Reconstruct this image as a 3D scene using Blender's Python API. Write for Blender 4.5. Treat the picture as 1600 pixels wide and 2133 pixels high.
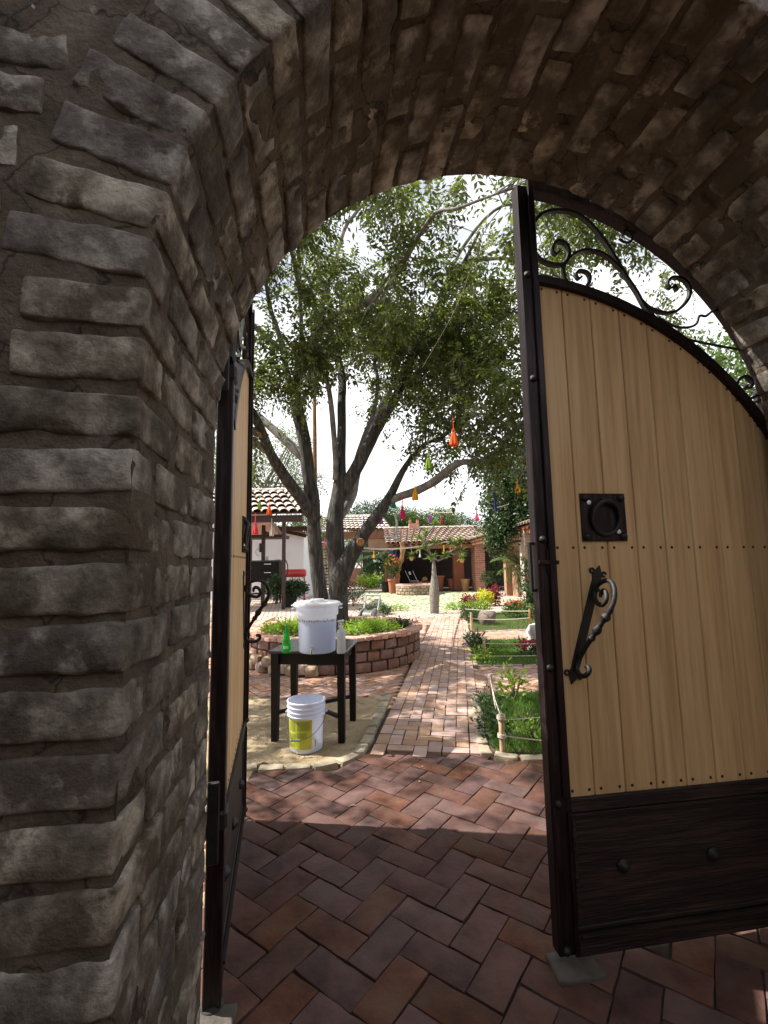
import bpy, bmesh, math, random
import numpy as np
from math import sin, cos, pi, radians, sqrt, atan2, floor
from mathutils import Matrix, Vector, noise
random.seed(7); np.random.seed(7)
RND = random.Random(11)
for o in list(bpy.data.objects): bpy.data.objects.remove(o)
SC = bpy.context.scene
COL = SC.collection

# ---------------------------------------------------------------- camera
FPX, PITCH, ROLL, YAW, EYE = 946.58, 0.1155, -0.0179, 0.151, 1.5
cf = Vector((0, cos(PITCH), sin(PITCH))); cu = Vector((0, -sin(PITCH), cos(PITCH))); cr = Vector((1, 0, 0))
CR = cos(ROLL)*cr + sin(ROLL)*cu; CU = -sin(ROLL)*cr + cos(ROLL)*cu
cam_d = bpy.data.cameras.new('camera'); cam = bpy.data.objects.new('camera', cam_d); COL.objects.link(cam)
cam.matrix_world = Matrix(((CR.x, CU.x, -cf.x, 0), (CR.y, CU.y, -cf.y, 0), (CR.z, CU.z, -cf.z, EYE), (0, 0, 0, 1)))
cam_d.sensor_fit = 'VERTICAL'; cam_d.sensor_height = 36.0; cam_d.lens = FPX/2133*36.0
cam_d.clip_start = 0.05; cam_d.clip_end = 3000
SC.camera = cam

# ---------------------------------------------------------------- light
SUN_EL, SUN_AZ = radians(51), radians(-83)      # azimuth of the sun seen from above, from +Y towards +X
SUN_STR, SKY_STR, EXPO = 5.0, 0.050, 1.1
sd = Vector((sin(SUN_AZ)*cos(SUN_EL), cos(SUN_AZ)*cos(SUN_EL), sin(SUN_EL)))
sl = bpy.data.lights.new('sun', 'SUN'); sl.energy = SUN_STR; sl.angle = radians(0.5); sl.color = (1.0, 0.95, 0.87)
so = bpy.data.objects.new('sun', sl); COL.objects.link(so); so.rotation_euler = (-sd).to_track_quat('-Z', 'Y').to_euler()
wd = bpy.data.worlds.new('World'); SC.world = wd; wd.use_nodes = True
nt = wd.node_tree; nt.nodes.clear()
def NN(nt, t, **k):
    n = nt.nodes.new(t)
    for a, b in k.items(): setattr(n, a, b)
    return n
wo = NN(nt, 'ShaderNodeOutputWorld'); bg = NN(nt, 'ShaderNodeBackground'); bg.inputs[1].default_value = SKY_STR
sky = NN(nt, 'ShaderNodeTexSky', sky_type='NISHITA', sun_disc=False, sun_elevation=SUN_EL, sun_rotation=SUN_AZ)
sky.air_density = 1.0; sky.dust_density = 1.6; sky.ozone_density = 1.0
tc = NN(nt, 'ShaderNodeTexCoord'); mp = NN(nt, 'ShaderNodeMapping'); mp.inputs['Scale'].default_value = (1, 1, 2.6); mp.inputs['Location'].default_value = (0.3, 0.1, 0.0)
nz = NN(nt, 'ShaderNodeTexNoise'); nz.inputs['Scale'].default_value = 2.3; nz.inputs['Detail'].default_value = 7; nz.inputs['Roughness'].default_value = 0.55
sx = NN(nt, 'ShaderNodeSeparateXYZ')
hz = NN(nt, 'ShaderNodeMapRange'); hz.inputs[1].default_value = 0.62; hz.inputs[2].default_value = 0.10; hz.inputs[3].default_value = -0.05; hz.inputs[4].default_value = 0.42
ad = NN(nt, 'ShaderNodeMath', operation='ADD')
rp = NN(nt, 'ShaderNodeValToRGB'); rp.color_ramp.elements[0].position = 0.44; rp.color_ramp.elements[1].position = 0.62; rp.color_ramp.elements[0].color = (.38, .38, .38, 1)
mx = NN(nt, 'ShaderNodeMixRGB'); mx.inputs[2].default_value = (15.5, 15.8, 16.4, 1)
L = nt.links.new
L(tc.outputs['Generated'], mp.inputs[0]); L(mp.outputs[0], nz.inputs['Vector']); L(tc.outputs['Generated'], sx.inputs[0]); L(sx.outputs[2], hz.inputs[0])
L(nz.outputs['Fac'], ad.inputs[0]); L(hz.outputs[0], ad.inputs[1]); L(ad.outputs[0], rp.inputs[0]); L(rp.outputs[0], mx.inputs[0])
L(sky.outputs[0], mx.inputs[1]); L(mx.outputs[0], bg.inputs[0]); L(bg.outputs[0], wo.inputs[0])
SC.view_settings.view_transform = 'Standard'; SC.view_settings.look = 'None'; SC.view_settings.exposure = EXPO; SC.view_settings.gamma = 1.0
SC.view_settings.use_curve_mapping = False
SC.render.engine = 'CYCLES'; SC.cycles.use_denoising = True
SC.cycles.max_bounces = 8; SC.cycles.diffuse_bounces = 4; SC.cycles.transmission_bounces = 6; SC.cycles.transparent_max_bounces = 8

# ---------------------------------------------------------------- helpers
def W(u, v, z): return Vector((u*cos(YAW) - v*sin(YAW), u*sin(YAW) + v*cos(YAW), z))     # wall axes to world
WM = Matrix.Rotation(YAW, 4, 'Z')
def ray(px, py): return cf + CR*((px-800)/FPX) - CU*((py-1066.5)/FPX)
def gp(px, py, z=0.0):                       # where a sight line meets the ground (height z)
    d = ray(px, py); t = (z-EYE)/d.z; return Vector((d.x*t, d.y*t, z))
def at(px, py, Y):                           # the point of a sight line at distance Y
    d = ray(px, py); t = Y/d.y; return Vector((d.x*t, Y, EYE+d.z*t))
def proj(p):
    d = Vector(p) - Vector((0, 0, EYE)); z = d.dot(cf)
    if z < 0.05: return None
    return 800+FPX*d.dot(CR)/z, 1066.5-FPX*d.dot(CU)/z, z

class MB:
    def __init__(s): s.v = []; s.f = []
    def add(s, vs, fs):
        b = len(s.v); s.v += [Vector(p) for p in vs]; s.f += [tuple(b+i for i in f) for f in fs]; return s
    def box(s, c, d, rz=0, M=None, bev=0.0):
        hx, hy, hz = d[0]/2, d[1]/2, d[2]/2
        if bev <= 0:
            vs = [Vector((x*hx, y*hy, z*hz)) for z in (-1, 1) for y in (-1, 1) for x in (-1, 1)]
            fs = [(0, 2, 3, 1), (4, 5, 7, 6), (0, 1, 5, 4), (2, 6, 7, 3), (0, 4, 6, 2), (1, 3, 7, 5)]
        else:
            vs = []; idx = {}
            for x in (-1, 1):
                for y in (-1, 1):
                    for z in (-1, 1):
                        for a in range(3):
                            p = [x*(hx-bev), y*(hy-bev), z*(hz-bev)]; p[a] += bev*(x, y, z)[a]
                            idx[(x, y, z, a)] = len(vs); vs.append(Vector(p))
            fs = []
            for a in range(3):
                b, c2 = (a+1) % 3, (a+2) % 3
                for sg in (-1, 1):
                    q = []
                    for (sb, sc_) in ((-1, -1), (1, -1), (1, 1), (-1, 1)):
                        k = [0, 0, 0]; k[a] = sg; k[b] = sb; k[c2] = sc_; q.append(idx[(*k, a)])
                    fs.append(tuple(q if sg > 0 else q[::-1]))
                for sb in (-1, 1):
                    for sc_ in (-1, 1):      # edges along a
                        q = []
                        for sg, ax in ((-1, b), (1, b), (1, c2), (-1, c2)):
                            k = [0, 0, 0]; k[a] = sg; k[b] = sb; k[c2] = sc_; q.append(idx[(*k, ax)])
                        fs.append(tuple(q if sb*sc_ < 0 else q[::-1]))
            for x in (-1, 1):
                for y in (-1, 1):
                    for z in (-1, 1):
                        q = [idx[(x, y, z, a)] for a in range(3)]; fs.append(tuple(q if x*y*z > 0 else q[::-1]))
        R = (M if M is not None else Matrix.Rotation(rz, 4, 'Z')).to_3x3(); c = Vector(c)
        return s.add([R @ p + c for p in vs], fs)
    def tube(s, pts, rad, n=8, cap=True):
        pts = [Vector(p) for p in pts]
        if not hasattr(rad, '__len__'): rad = [rad]*len(pts)
        base = len(s.v); prev = None
        for i, p in enumerate(pts):
            t = (pts[min(i+1, len(pts)-1)] - pts[max(i-1, 0)])
            t = t.normalized() if t.length > 1e-9 else Vector((0, 0, 1))
            if prev is None:
                a = Vector((0, 0, 1)) if abs(t.z) < .9 else Vector((1, 0, 0)); x = t.cross(a).normalized()
            else:
                x = (prev - t*prev.dot(t)); x = x.normalized() if x.length > 1e-6 else t.orthogonal().normalized()
            prev = x; y = t.cross(x)
            for k in range(n):
                an = 2*pi*k/n; s.v.append(p + (x*cos(an) + y*sin(an))*rad[i])
        for i in range(len(pts)-1):
            for k in range(n):
                a = base+i*n+k; b = base+i*n+(k+1) % n; s.f.append((a, b, b+n, a+n))
        if cap:
            s.f.append(tuple(base+k for k in range(n))[::-1]); m = base+(len(pts)-1)*n; s.f.append(tuple(m+k for k in range(n)))
        return s
    def lathe(s, prof, c=(0, 0, 0), n=20, cap=True, M=None):
        base = len(s.v); c = Vector(c)
        for r, z in prof:
            for k in range(n):
                an = 2*pi*k/n; p = Vector((r*cos(an), r*sin(an), z))
                if M is not None: p = M @ p
                s.v.append(p + c)
        for i in range(len(prof)-1):
            for k in range(n):
                a = base+i*n+k; b = base+i*n+(k+1) % n; s.f.append((a, b, b+n, a+n))
        if cap:
            s.f.append(tuple(base+k for k in range(n))[::-1]); m = base+(len(prof)-1)*n; s.f.append(tuple(m+k for k in range(n)))
        return s
    def ball(s, c, r, n=10, sq=(1, 1, 1), M=None):
        m = max(4, n//2); prof = [(max(1e-4, sin(pi*i/m))*r, -cos(pi*i/m)*r) for i in range(m+1)]
        b = len(s.v); s.lathe(prof, (0, 0, 0), n); c = Vector(c)
        for i in range(b, len(s.v)):
            p = s.v[i]; p = Vector((p.x*sq[0], p.y*sq[1], p.z*sq[2]))
            if M is not None: p = M @ p
            s.v[i] = p + c
        return s
    def ribbon(s, pts, w, t, nrm):           # flat bar following pts, width w along nrm, thickness t
        pts = [Vector(p) for p in pts]; nrm = Vector(nrm).normalized(); base = len(s.v)
        if not hasattr(t, '__len__'): t = [t]*len(pts)
        for i, p in enumerate(pts):
            tg = (pts[min(i+1, len(pts)-1)] - pts[max(i-1, 0)]).normalized(); q = tg.cross(nrm).normalized()
            for a, b in ((-1, -1), (1, -1), (1, 1), (-1, 1)): s.v.append(p + q*(a*t[i]/2) + nrm*(b*w/2))
        for i in range(len(pts)-1):
            for k in range(4):
                a = base+i*4+k; b = base+i*4+(k+1) % 4; s.f.append((a, b, b+4, a+4))
        s.f.append((base+3, base+2, base+1, base)); m = base+(len(pts)-1)*4; s.f.append((m, m+1, m+2, m+3))
        return s
    def prism(s, poly, z0, z1, f=None):      # poly of (a,b) extruded; f maps (a,b,z) to 3-D
        f = f or (lambda a, b, z: Vector((a, b, z))); n = len(poly)
        vs = [f(a, b, z0) for a, b in poly] + [f(a, b, z1) for a, b in poly]
        fs = [tuple(range(n))[::-1], tuple(range(n, 2*n))] + [(i, (i+1) % n, n+(i+1) % n, n+i) for i in range(n)]
        return s.add(vs, fs)
    def mesh(s, name, fix=True, smooth=False, off=Vector((0, 0, 0)), M=None):
        me = bpy.data.meshes.new(name)
        vs = [((M @ p) if M is not None else p) - off for p in s.v]
        me.from_pydata([tuple(p) for p in vs], [], s.f); me.update()
        if fix:
            bm = bmesh.new(); bm.from_mesh(me); bmesh.ops.recalc_face_normals(bm, faces=bm.faces); bm.to_mesh(me); bm.free()
        if smooth:
            me.polygons.foreach_set('use_smooth', [True]*len(me.polygons))
            if smooth != 'all': me.set_sharp_from_angle(angle=radians(40))
        return me
    def build(s, name, mat, parent=None, smooth=False, origin=None, M=None, fix=True):
        off = Vector(parent['_loc']) if parent is not None else Vector(origin or (0, 0, 0))
        me = s.mesh(name, fix, smooth, off, M)
        me.materials.append(mat)
        o = bpy.data.objects.new(name, me); COL.objects.link(o)
        if parent is not None:
            o.parent = parent; o['_loc'] = list(parent['_loc'])
        else:
            o.location = off; o['_loc'] = list(off)
        return o
def thing(name, label, cat, loc=(0, 0, 0), group=None):
    o = bpy.data.objects.new(name, None); COL.objects.link(o); o.location = Vector(loc); o['_loc'] = list(Vector(loc)); o.empty_display_size = .1
    return tag(o, label, cat, group)
def tag(o, label=None, cat=None, group=None, kind=None):
    if label: o['label'] = label
    if cat: o['category'] = cat
    if group: o['group'] = group
    if kind: o['kind'] = kind
    return o
def np_mesh(name, V, F, mat, parent=None, kind=None, smooth=False, origin=(0, 0, 0)):
    """V (n,3) float, F (m,k) int with fixed k"""
    off = np.array(parent['_loc'] if parent is not None else origin, dtype=float)
    V = np.asarray(V, dtype=np.float32) - off.astype(np.float32); F = np.asarray(F, dtype=np.int32); k = F.shape[1]
    me = bpy.data.meshes.new(name); me.vertices.add(len(V)); me.vertices.foreach_set('co', V.ravel())
    me.loops.add(F.size); me.loops.foreach_set('vertex_index', F.ravel())
    me.polygons.add(len(F)); me.polygons.foreach_set('loop_start', np.arange(0, F.size, k, dtype=np.int32))
    me.polygons.foreach_set('loop_total', np.full(len(F), k, dtype=np.int32))
    if smooth: me.polygons.foreach_set('use_smooth', np.ones(len(F), dtype=bool))
    me.update(calc_edges=True); me.materials.append(mat)
    if smooth: me.set_sharp_from_angle(angle=radians(30))
    o = bpy.data.objects.new(name, me); COL.objects.link(o)
    if parent is not None: o.parent = parent
    else: o.location = off.tolist()
    o['_loc'] = off.tolist()
    if kind: o['kind'] = kind
    return o
def smooth_path(pts, sub=4):
    """Catmull-Rom through tuples of any length"""
    P = [np.array(p, float) for p in pts]; out = []
    for i in range(len(P)-1):
        a = P[max(i-1, 0)]; b = P[i]; c = P[i+1]; d = P[min(i+2, len(P)-1)]
        for k in range(sub):
            t = k/sub; out.append(.5*((2*b)+(c-a)*t+(2*a-5*b+4*c-d)*t*t+(3*b-a-3*c+d)*t**3))
    out.append(P[-1]); return out

def rough_block(dx, dy, dz, seg, bev, amp, seed, freq=9.0):
    """irregular block with rounded edges, centred"""
    nx, ny, nz_ = seg; idx = {}; V = []; F = []
    def ln_(i, n, d):
        if n < 3: return (i/n-.5)*d
        if i == 0: return -d/2
        if i == n: return d/2
        return -d/2+bev+(d-2*bev)*(i-1)/(n-2)
    def vid(i, j, k):
        if (i, j, k) in idx: return idx[(i, j, k)]
        p = Vector((ln_(i, nx, dx), ln_(j, ny, dy), ln_(k, nz_, dz)))
        c = Vector((max(-dx/2+bev, min(dx/2-bev, p.x)), max(-dy/2+bev, min(dy/2-bev, p.y)), max(-dz/2+bev, min(dz/2-bev, p.z))))
        d = p-c
        if d.length > 1e-9: p = c + d.normalized()*bev
        q = p*freq + Vector((seed*7.3, seed*3.1, seed*1.7))
        p = p + noise.noise_vector(q)*amp + noise.noise_vector(q*2.7)*amp*.45
        idx[(i, j, k)] = len(V); V.append(p); return idx[(i, j, k)]
    for k in (0, nz_):
        for i in range(nx):
            for j in range(ny):
                q = (vid(i, j, k), vid(i+1, j, k), vid(i+1, j+1, k), vid(i, j+1, k)); F.append(q if k else q[::-1])
    for j in (0, ny):
        for i in range(nx):
            for k in range(nz_):
                q = (vid(i, j, k), vid(i+1, j, k), vid(i+1, j, k+1), vid(i, j, k+1)); F.append(q[::-1] if j else q)
    for i in (0, nx):
        for j in range(ny):
            for k in range(nz_):
                q = (vid(i, j, k), vid(i, j+1, k), vid(i, j+1, k+1), vid(i, j, k+1)); F.append(q if i else q[::-1])
    return V, F
class Variants:
    def __init__(s, name, geos, mat, smooth=True, sharp=30):
        s.m = []; s.g = []
        for V, F in geos:
            me = bpy.data.meshes.new(name); me.from_pydata([tuple(p) for p in V], [], F); me.update(); me.materials.append(mat)
            if smooth: me.polygons.foreach_set('use_smooth', [True]*len(me.polygons)); me.set_sharp_from_angle(angle=radians(sharp))
            s.m.append(me); s.g.append((np.array([tuple(p) for p in V]), np.array(F)))
        s.mat = mat
def pieces(name, placements, var, parent, limit=285, stuff_name=None, minpx=8):
    """placements: list of (Matrix, variant index, size). The largest in the photo become objects, the rest one joined part."""
    sc = []
    for i, (M, k, size) in enumerate(placements):
        p = M.translation; q = proj(p); s_ = 0
        if q and -60 < q[0] < 1660 and -60 < q[1] < 2193: s_ = size/q[2]*FPX
        sc.append((s_, i))
    sc.sort(reverse=True)
    keep = [i for s_, i in sc[:limit] if s_ >= minpx]; ks = set(keep)
    off = Vector(parent['_loc']); T = Matrix.Translation(-off)
    for i in keep:
        M, k, size = placements[i]
        o = bpy.data.objects.new(name, var.m[k % len(var.m)]); COL.objects.link(o); o.parent = parent; o.matrix_local = T @ M
    rest = [i for i in range(len(placements)) if i not in ks]
    if rest:
        VV = []; FF = []; b = 0
        for i in rest:
            M, k, size = placements[i]; gV, gF = var.g[k % len(var.g)]
            A = np.array(M); VV.append(gV @ A[:3, :3].T + A[:3, 3]); FF.append(gF+b); b += len(gV)
        np_mesh(stuff_name or name+'s', np.concatenate(VV), np.concatenate(FF), var.mat, parent, kind='stuff', smooth=True)

# ---------------------------------------------------------------- materials
def mat(name, cols, scale=6.0, rough=.85, bump=.25, bscale=None, detail=6, rand=.12, stretch=(1, 1, 1), metal=0.0, spec=.5,
        crack=0, pos=None, cols2=None, s2=2.0, r2=(.45, .6), bdist=.01, hue=0.0, trans=None, coat=0, dark=None):
    """cols: list of colours run through a noise ramp; cols2: a second colour laid over in patches; rand: brightness change per piece"""
    m = bpy.data.materials.new(name); m.use_nodes = True; t = m.node_tree; t.nodes.clear(); L = t.links.new
    out = NN(t, 'ShaderNodeOutputMaterial'); P = NN(t, 'ShaderNodeBsdfPrincipled')
    g = NN(t, 'ShaderNodeNewGeometry'); oi = NN(t, 'ShaderNodeObjectInfo')
    a = NN(t, 'ShaderNodeMath', operation='ADD'); L(oi.outputs['Random'], a.inputs[0]); L(g.outputs['Random Per Island'], a.inputs[1])
    fr = NN(t, 'ShaderNodeMath', operation='FRACT'); L(a.outputs[0], fr.inputs[0])
    mp = NN(t, 'ShaderNodeVectorMath', operation='MULTIPLY'); mp.inputs[1].default_value = stretch; L(g.outputs['Position'], mp.inputs[0])
    of = NN(t, 'ShaderNodeMath', operation='MULTIPLY'); of.inputs[1].default_value = 37.0; L(fr.outputs[0], of.inputs[0])
    va = NN(t, 'ShaderNodeVectorMath', operation='ADD'); L(mp.outputs[0], va.inputs[0]); L(of.outputs[0], va.inputs[1])
    n1 = NN(t, 'ShaderNodeTexNoise'); n1.inputs['Scale'].default_value = scale; n1.inputs['Detail'].default_value = detail; n1.inputs['Roughness'].default_value = .62
    L(va.outputs[0], n1.inputs['Vector'])
    r = NN(t, 'ShaderNodeValToRGB'); cr_ = r.color_ramp; ps = pos or ([.5] if len(cols) == 1 else [.3+.4*i/(len(cols)-1) for i in range(len(cols))])
    cr_.elements[0].position = ps[0]; cr_.elements[0].color = (*cols[0], 1)
    if len(cols) == 1: cr_.elements[1].color = (*cols[0], 1)
    else:
        cr_.elements[1].position = ps[-1]; cr_.elements[1].color = (*cols[-1], 1)
        for c, p in zip(cols[1:-1], ps[1:-1]): e = cr_.elements.new(p); e.color = (*c, 1)
    L(n1.outputs['Fac'], r.inputs[0]); col = r.outputs[0]
    if cols2 is not None:
        n2 = NN(t, 'ShaderNodeTexNoise'); n2.inputs['Scale'].default_value = s2; n2.inputs['Detail'].default_value = 8; n2.inputs['Roughness'].default_value = .68; L(va.outputs[0], n2.inputs['Vector'])
        r2_ = NN(t, 'ShaderNodeValToRGB'); r2_.color_ramp.elements[0].position = r2[0]; r2_.color_ramp.elements[1].position = r2[1]; L(n2.outputs['Fac'], r2_.inputs[0])
        mm = NN(t, 'ShaderNodeMixRGB'); mm.inputs[2].default_value = (*cols2, 1); L(r2_.outputs[0], mm.inputs[0]); L(col, mm.inputs[1]); col = mm.outputs[0]
    ck = None
    if crack:
        nd_ = NN(t, 'ShaderNodeTexNoise'); nd_.inputs['Scale'].default_value = 9; nd_.inputs['Detail'].default_value = 4; L(va.outputs[0], nd_.inputs['Vector'])
        sc_v = NN(t, 'ShaderNodeVectorMath', operation='SCALE'); sc_v.inputs['Scale'].default_value = .16; L(nd_.outputs['Color'], sc_v.inputs[0])
        av = NN(t, 'ShaderNodeVectorMath', operation='ADD'); L(va.outputs[0], av.inputs[0]); L(sc_v.outputs[0], av.inputs[1])
        vo = NN(t, 'ShaderNodeTexVoronoi', feature='DISTANCE_TO_EDGE'); vo.inputs['Scale'].default_value = crack; L(av.outputs[0], vo.inputs['Vector'])
        ck = NN(t, 'ShaderNodeMapRange'); ck.inputs[1].default_value = 0.0; ck.inputs[2].default_value = .028; ck.inputs[3].default_value = .25; L(vo.outputs['Distance'], ck.inputs[0])
        mk = NN(t, 'ShaderNodeMixRGB', blend_type='MULTIPLY'); mk.inputs[0].default_value = 1; L(col, mk.inputs[1]); L(ck.outputs[0], mk.inputs[2]); col = mk.outputs[0]
    if rand or hue:
        hs = NN(t, 'ShaderNodeHueSaturation'); mr = NN(t, 'ShaderNodeMapRange'); mr.inputs[3].default_value = 1-rand; mr.inputs[4].default_value = 1+rand
        L(fr.outputs[0], mr.inputs[0]); L(mr.outputs[0], hs.inputs['Value']); L(col, hs.inputs['Color'])
        if hue:
            f2 = NN(t, 'ShaderNodeMath', operation='MULTIPLY'); f2.inputs[1].default_value = 7.77; L(fr.outputs[0], f2.inputs[0])
            f3 = NN(t, 'ShaderNodeMath', operation='FRACT'); L(f2.outputs[0], f3.inputs[0])
            m3 = NN(t, 'ShaderNodeMapRange'); m3.inputs[3].default_value = .5-hue; m3.inputs[4].default_value = .5+hue; L(f3.outputs[0], m3.inputs[0]); L(m3.outputs[0], hs.inputs['Hue'])
            m4 = NN(t, 'ShaderNodeMapRange'); m4.inputs[3].default_value = .7; m4.inputs[4].default_value = 1.2; L(f3.outputs[0], m4.inputs[0]); L(m4.outputs[0], hs.inputs['Saturation'])
        col = hs.outputs[0]
    L(col, P.inputs['Base Color']); P.inputs['Roughness'].default_value = rough; P.inputs['Metallic'].default_value = metal
    P.inputs['Specular IOR Level'].default_value = spec
    if coat: P.inputs['Coat Weight'].default_value = coat
    if bump:
        nb = NN(t, 'ShaderNodeTexNoise'); nb.inputs['Scale'].default_value = bscale or scale*4; nb.inputs['Detail'].default_value = 7; nb.inputs['Roughness'].default_value = .65; L(va.outputs[0], nb.inputs['Vector'])
        bp = NN(t, 'ShaderNodeBump'); bp.inputs['Strength'].default_value = bump; bp.inputs['Distance'].default_value = bdist; L(nb.outputs['Fac'], bp.inputs['Height']); L(bp.outputs[0], P.inputs['Normal'])
    if trans:
        tr = NN(t, 'ShaderNodeBsdfTranslucent'); mxs = NN(t, 'ShaderNodeMixShader'); mxs.inputs[0].default_value = trans[3]
        hs2 = NN(t, 'ShaderNodeMixRGB', blend_type='MULTIPLY'); hs2.inputs[0].default_value = 1; hs2.inputs[2].default_value = (*trans[:3], 1); L(col, hs2.inputs[1]); L(hs2.outputs[0], tr.inputs[0])
        L(P.outputs[0], mxs.inputs[1]); L(tr.outputs[0], mxs.inputs[2]); L(mxs.outputs[0], out.inputs[0])
    else: L(P.outputs[0], out.inputs[0])
    return m
MAT = {}
MAT['adobe'] = mat('adobe_brick', [(.070, .055, .040), (.175, .148, .118), (.42, .375, .315)], 9, .95, 1.0, 42, rand=.2, pos=[.36, .50, .66], cols2=(.085, .063, .044), s2=5, r2=(.50, .58), bdist=.012, hue=.008)
MAT['adobe_mortar'] = mat('mud_mortar', [(.058, .043, .030), (.112, .085, .060), (.165, .130, .095)], 9, 1, 1.0, 60, rand=0, bdist=.014, crack=5)
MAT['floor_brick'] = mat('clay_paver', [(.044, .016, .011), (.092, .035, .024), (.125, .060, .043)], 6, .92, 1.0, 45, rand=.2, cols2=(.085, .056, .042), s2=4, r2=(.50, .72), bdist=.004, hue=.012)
MAT['path_brick'] = mat('pale_paver', [(.32, .18, .13), (.42, .265, .20), (.49, .345, .275)], 4, .9, .4, 60, rand=.16, bdist=.003, hue=.015)
MAT['joint'] = mat('joint_sand', [(.05, .036, .026), (.10, .074, .052)], 30, 1, .5, rand=0)
MAT['sand'] = mat('sand', [(.25, .18, .10), (.36, .275, .165), (.43, .34, .215)], 3.5, 1, 1.0, 30, rand=0, bdist=.02, cols2=(.17, .115, .06), s2=6, r2=(.52, .72))
MAT['kerb'] = mat('kerb_stone', [(.27, .225, .155), (.40, .34, .25)], 8, .9, .6, 50, rand=.12)
MAT['iron'] = mat('dark_iron', [(.006, .004, .005), (.016, .009, .011), (.045, .026, .030)], 9, .45, .25, 40, rand=.05, stretch=(8, 8, .6), metal=.55, bdist=.002)
MAT['iron_h'] = mat('dark_kick_plate', [(.004, .003, .003), (.014, .008, .007), (.050, .026, .020)], 4, .6, .8, 6, rand=.05, stretch=(.7, .7, 9), metal=.15, bdist=.012)
MAT['black_iron'] = mat('black_wrought_iron', [(.006, .006, .006), (.018, .017, .016)], 20, .55, .4, 60, rand=.05, metal=.1)
MAT['plank'] = mat('pine_plank', [(.43, .25, .11), (.58, .375, .18), (.67, .475, .26)], 3.2, .55, .12, 30, rand=.10, stretch=(11, 11, .45), cols2=(.37, .215, .10), s2=1.3, r2=(.54, .80), bdist=.0012, pos=[.26, .5, .74])
MAT['screw'] = mat('bright_screw', [(.80, .81, .84)], 10, .3, 0, rand=0, metal=.2)
MAT['cement'] = mat('cement', [(.06, .05, .042), (.11, .095, .08)], 14, .95, .6, 60, rand=0)

# ---------------------------------------------------------------- ground
gnd = MB(); gnd.add([(-900, -60, -.06), (900, -60, -.06), (900, 1500, -.06), (-900, 1500, -.06)], [(0, 1, 2, 3)])
ground = tag(gnd.build('ground', mat('dry_earth', [(.28, .22, .15), (.38, .31, .22)], .8, 1, .4, rand=0), fix=False), kind='structure')

def poly_in(p, poly):
    x, y = p; c = False; n = len(poly)
    for i in range(n):
        x1, y1 = poly[i]; x2, y2 = poly[(i+1) % n]
        if (y1 > y) != (y2 > y) and x < (x2-x1)*(y-y1)/(y2-y1)+x1: c = not c
    return c
def sheet(name, poly, z, m, kind='structure', sub=None, amp=0):
    """flat piece of ground; with sub, a grid cut to the outline and gently uneven"""
    if not sub:
        o = MB().add([(x, y, z) for x, y in poly], [tuple(range(len(poly)))]).build(name, m, fix=False)
    else:
        xs = [p[0] for p in poly]; ys = [p[1] for p in poly]; V = []; F = []; idx = {}
        nx = int((max(xs)-min(xs))/sub)+1; ny = int((max(ys)-min(ys))/sub)+1
        def vid(i, j):
            if (i, j) not in idx:
                x = min(xs)+i*sub; y = min(ys)+j*sub; idx[(i, j)] = len(V)
                V.append((x, y, z+amp*noise.noise(Vector((x*2.2, y*2.2, 3)))+amp*.5*noise.noise(Vector((x*9, y*9, 5)))))
            return idx[(i, j)]
        for i in range(nx):
            for j in range(ny):
                if poly_in((min(xs)+(i+.5)*sub, min(ys)+(j+.5)*sub), poly): F.append((vid(i, j), vid(i+1, j), vid(i+1, j+1), vid(i, j+1)))
        o = MB().add(V, F).build(name, m, smooth='all', fix=False)
    return tag(o, kind=kind)

kerbL = [gp(*q) for q in [(505, 1604), (560, 1602), (620, 1599), (662, 1597), (700, 1592), (725, 1581), (750, 1565), (765, 1542), (775, 1517), (787, 1495), (797, 1474), (806, 1455)]]
kerbR = [gp(*q) for q in [(988, 1452), (994, 1480), (998, 1510), (1001, 1540), (1010, 1565), (1031, 1575), (1059, 1579), (1096, 1581), (1140, 1581)]]
kerbL[0] = Vector((-1.12, 3.62, 0))
kerbL = [W(-.62, 3.70, 0), W(-.5, 3.72, 0)] + kerbL[1:]
kerbR = kerbR + [kerbR[-1]+Vector((.7, .12, 0)), kerbR[-1]+Vector((2.2, .5, 0))]
# foreground herringbone paving
a0, b0 = W(-.46, -3.5, 0), W(4.2, -3.5, 0)
front_poly = [(a0.x, a0.y), (b0.x, b0.y), (W(4.2, 3.2, 0).x, W(4.2, 3.2, 0).y)] + [(p.x, p.y+.03) for p in kerbR[::-1] if p.y < 3.95 or p.x > .8] + \
             [(.74, 3.86), (-.12, 3.84)] + [(p.x+.03, p.y) for p in kerbL[::-1] if p.y < 3.9]
BR = .284; BW = .142
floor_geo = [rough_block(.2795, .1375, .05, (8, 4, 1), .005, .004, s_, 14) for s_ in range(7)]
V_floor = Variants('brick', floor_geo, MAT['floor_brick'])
front = sheet('herringbone_paving', [(a0.x-.0, a0.y), (b0.x, b0.y), (W(4.2, 3.9, 0).x, W(4.2, 3.9, 0).y), (-.62*cos(YAW)-3.72*sin(YAW), 3.8)], -.018, MAT['joint'])
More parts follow.
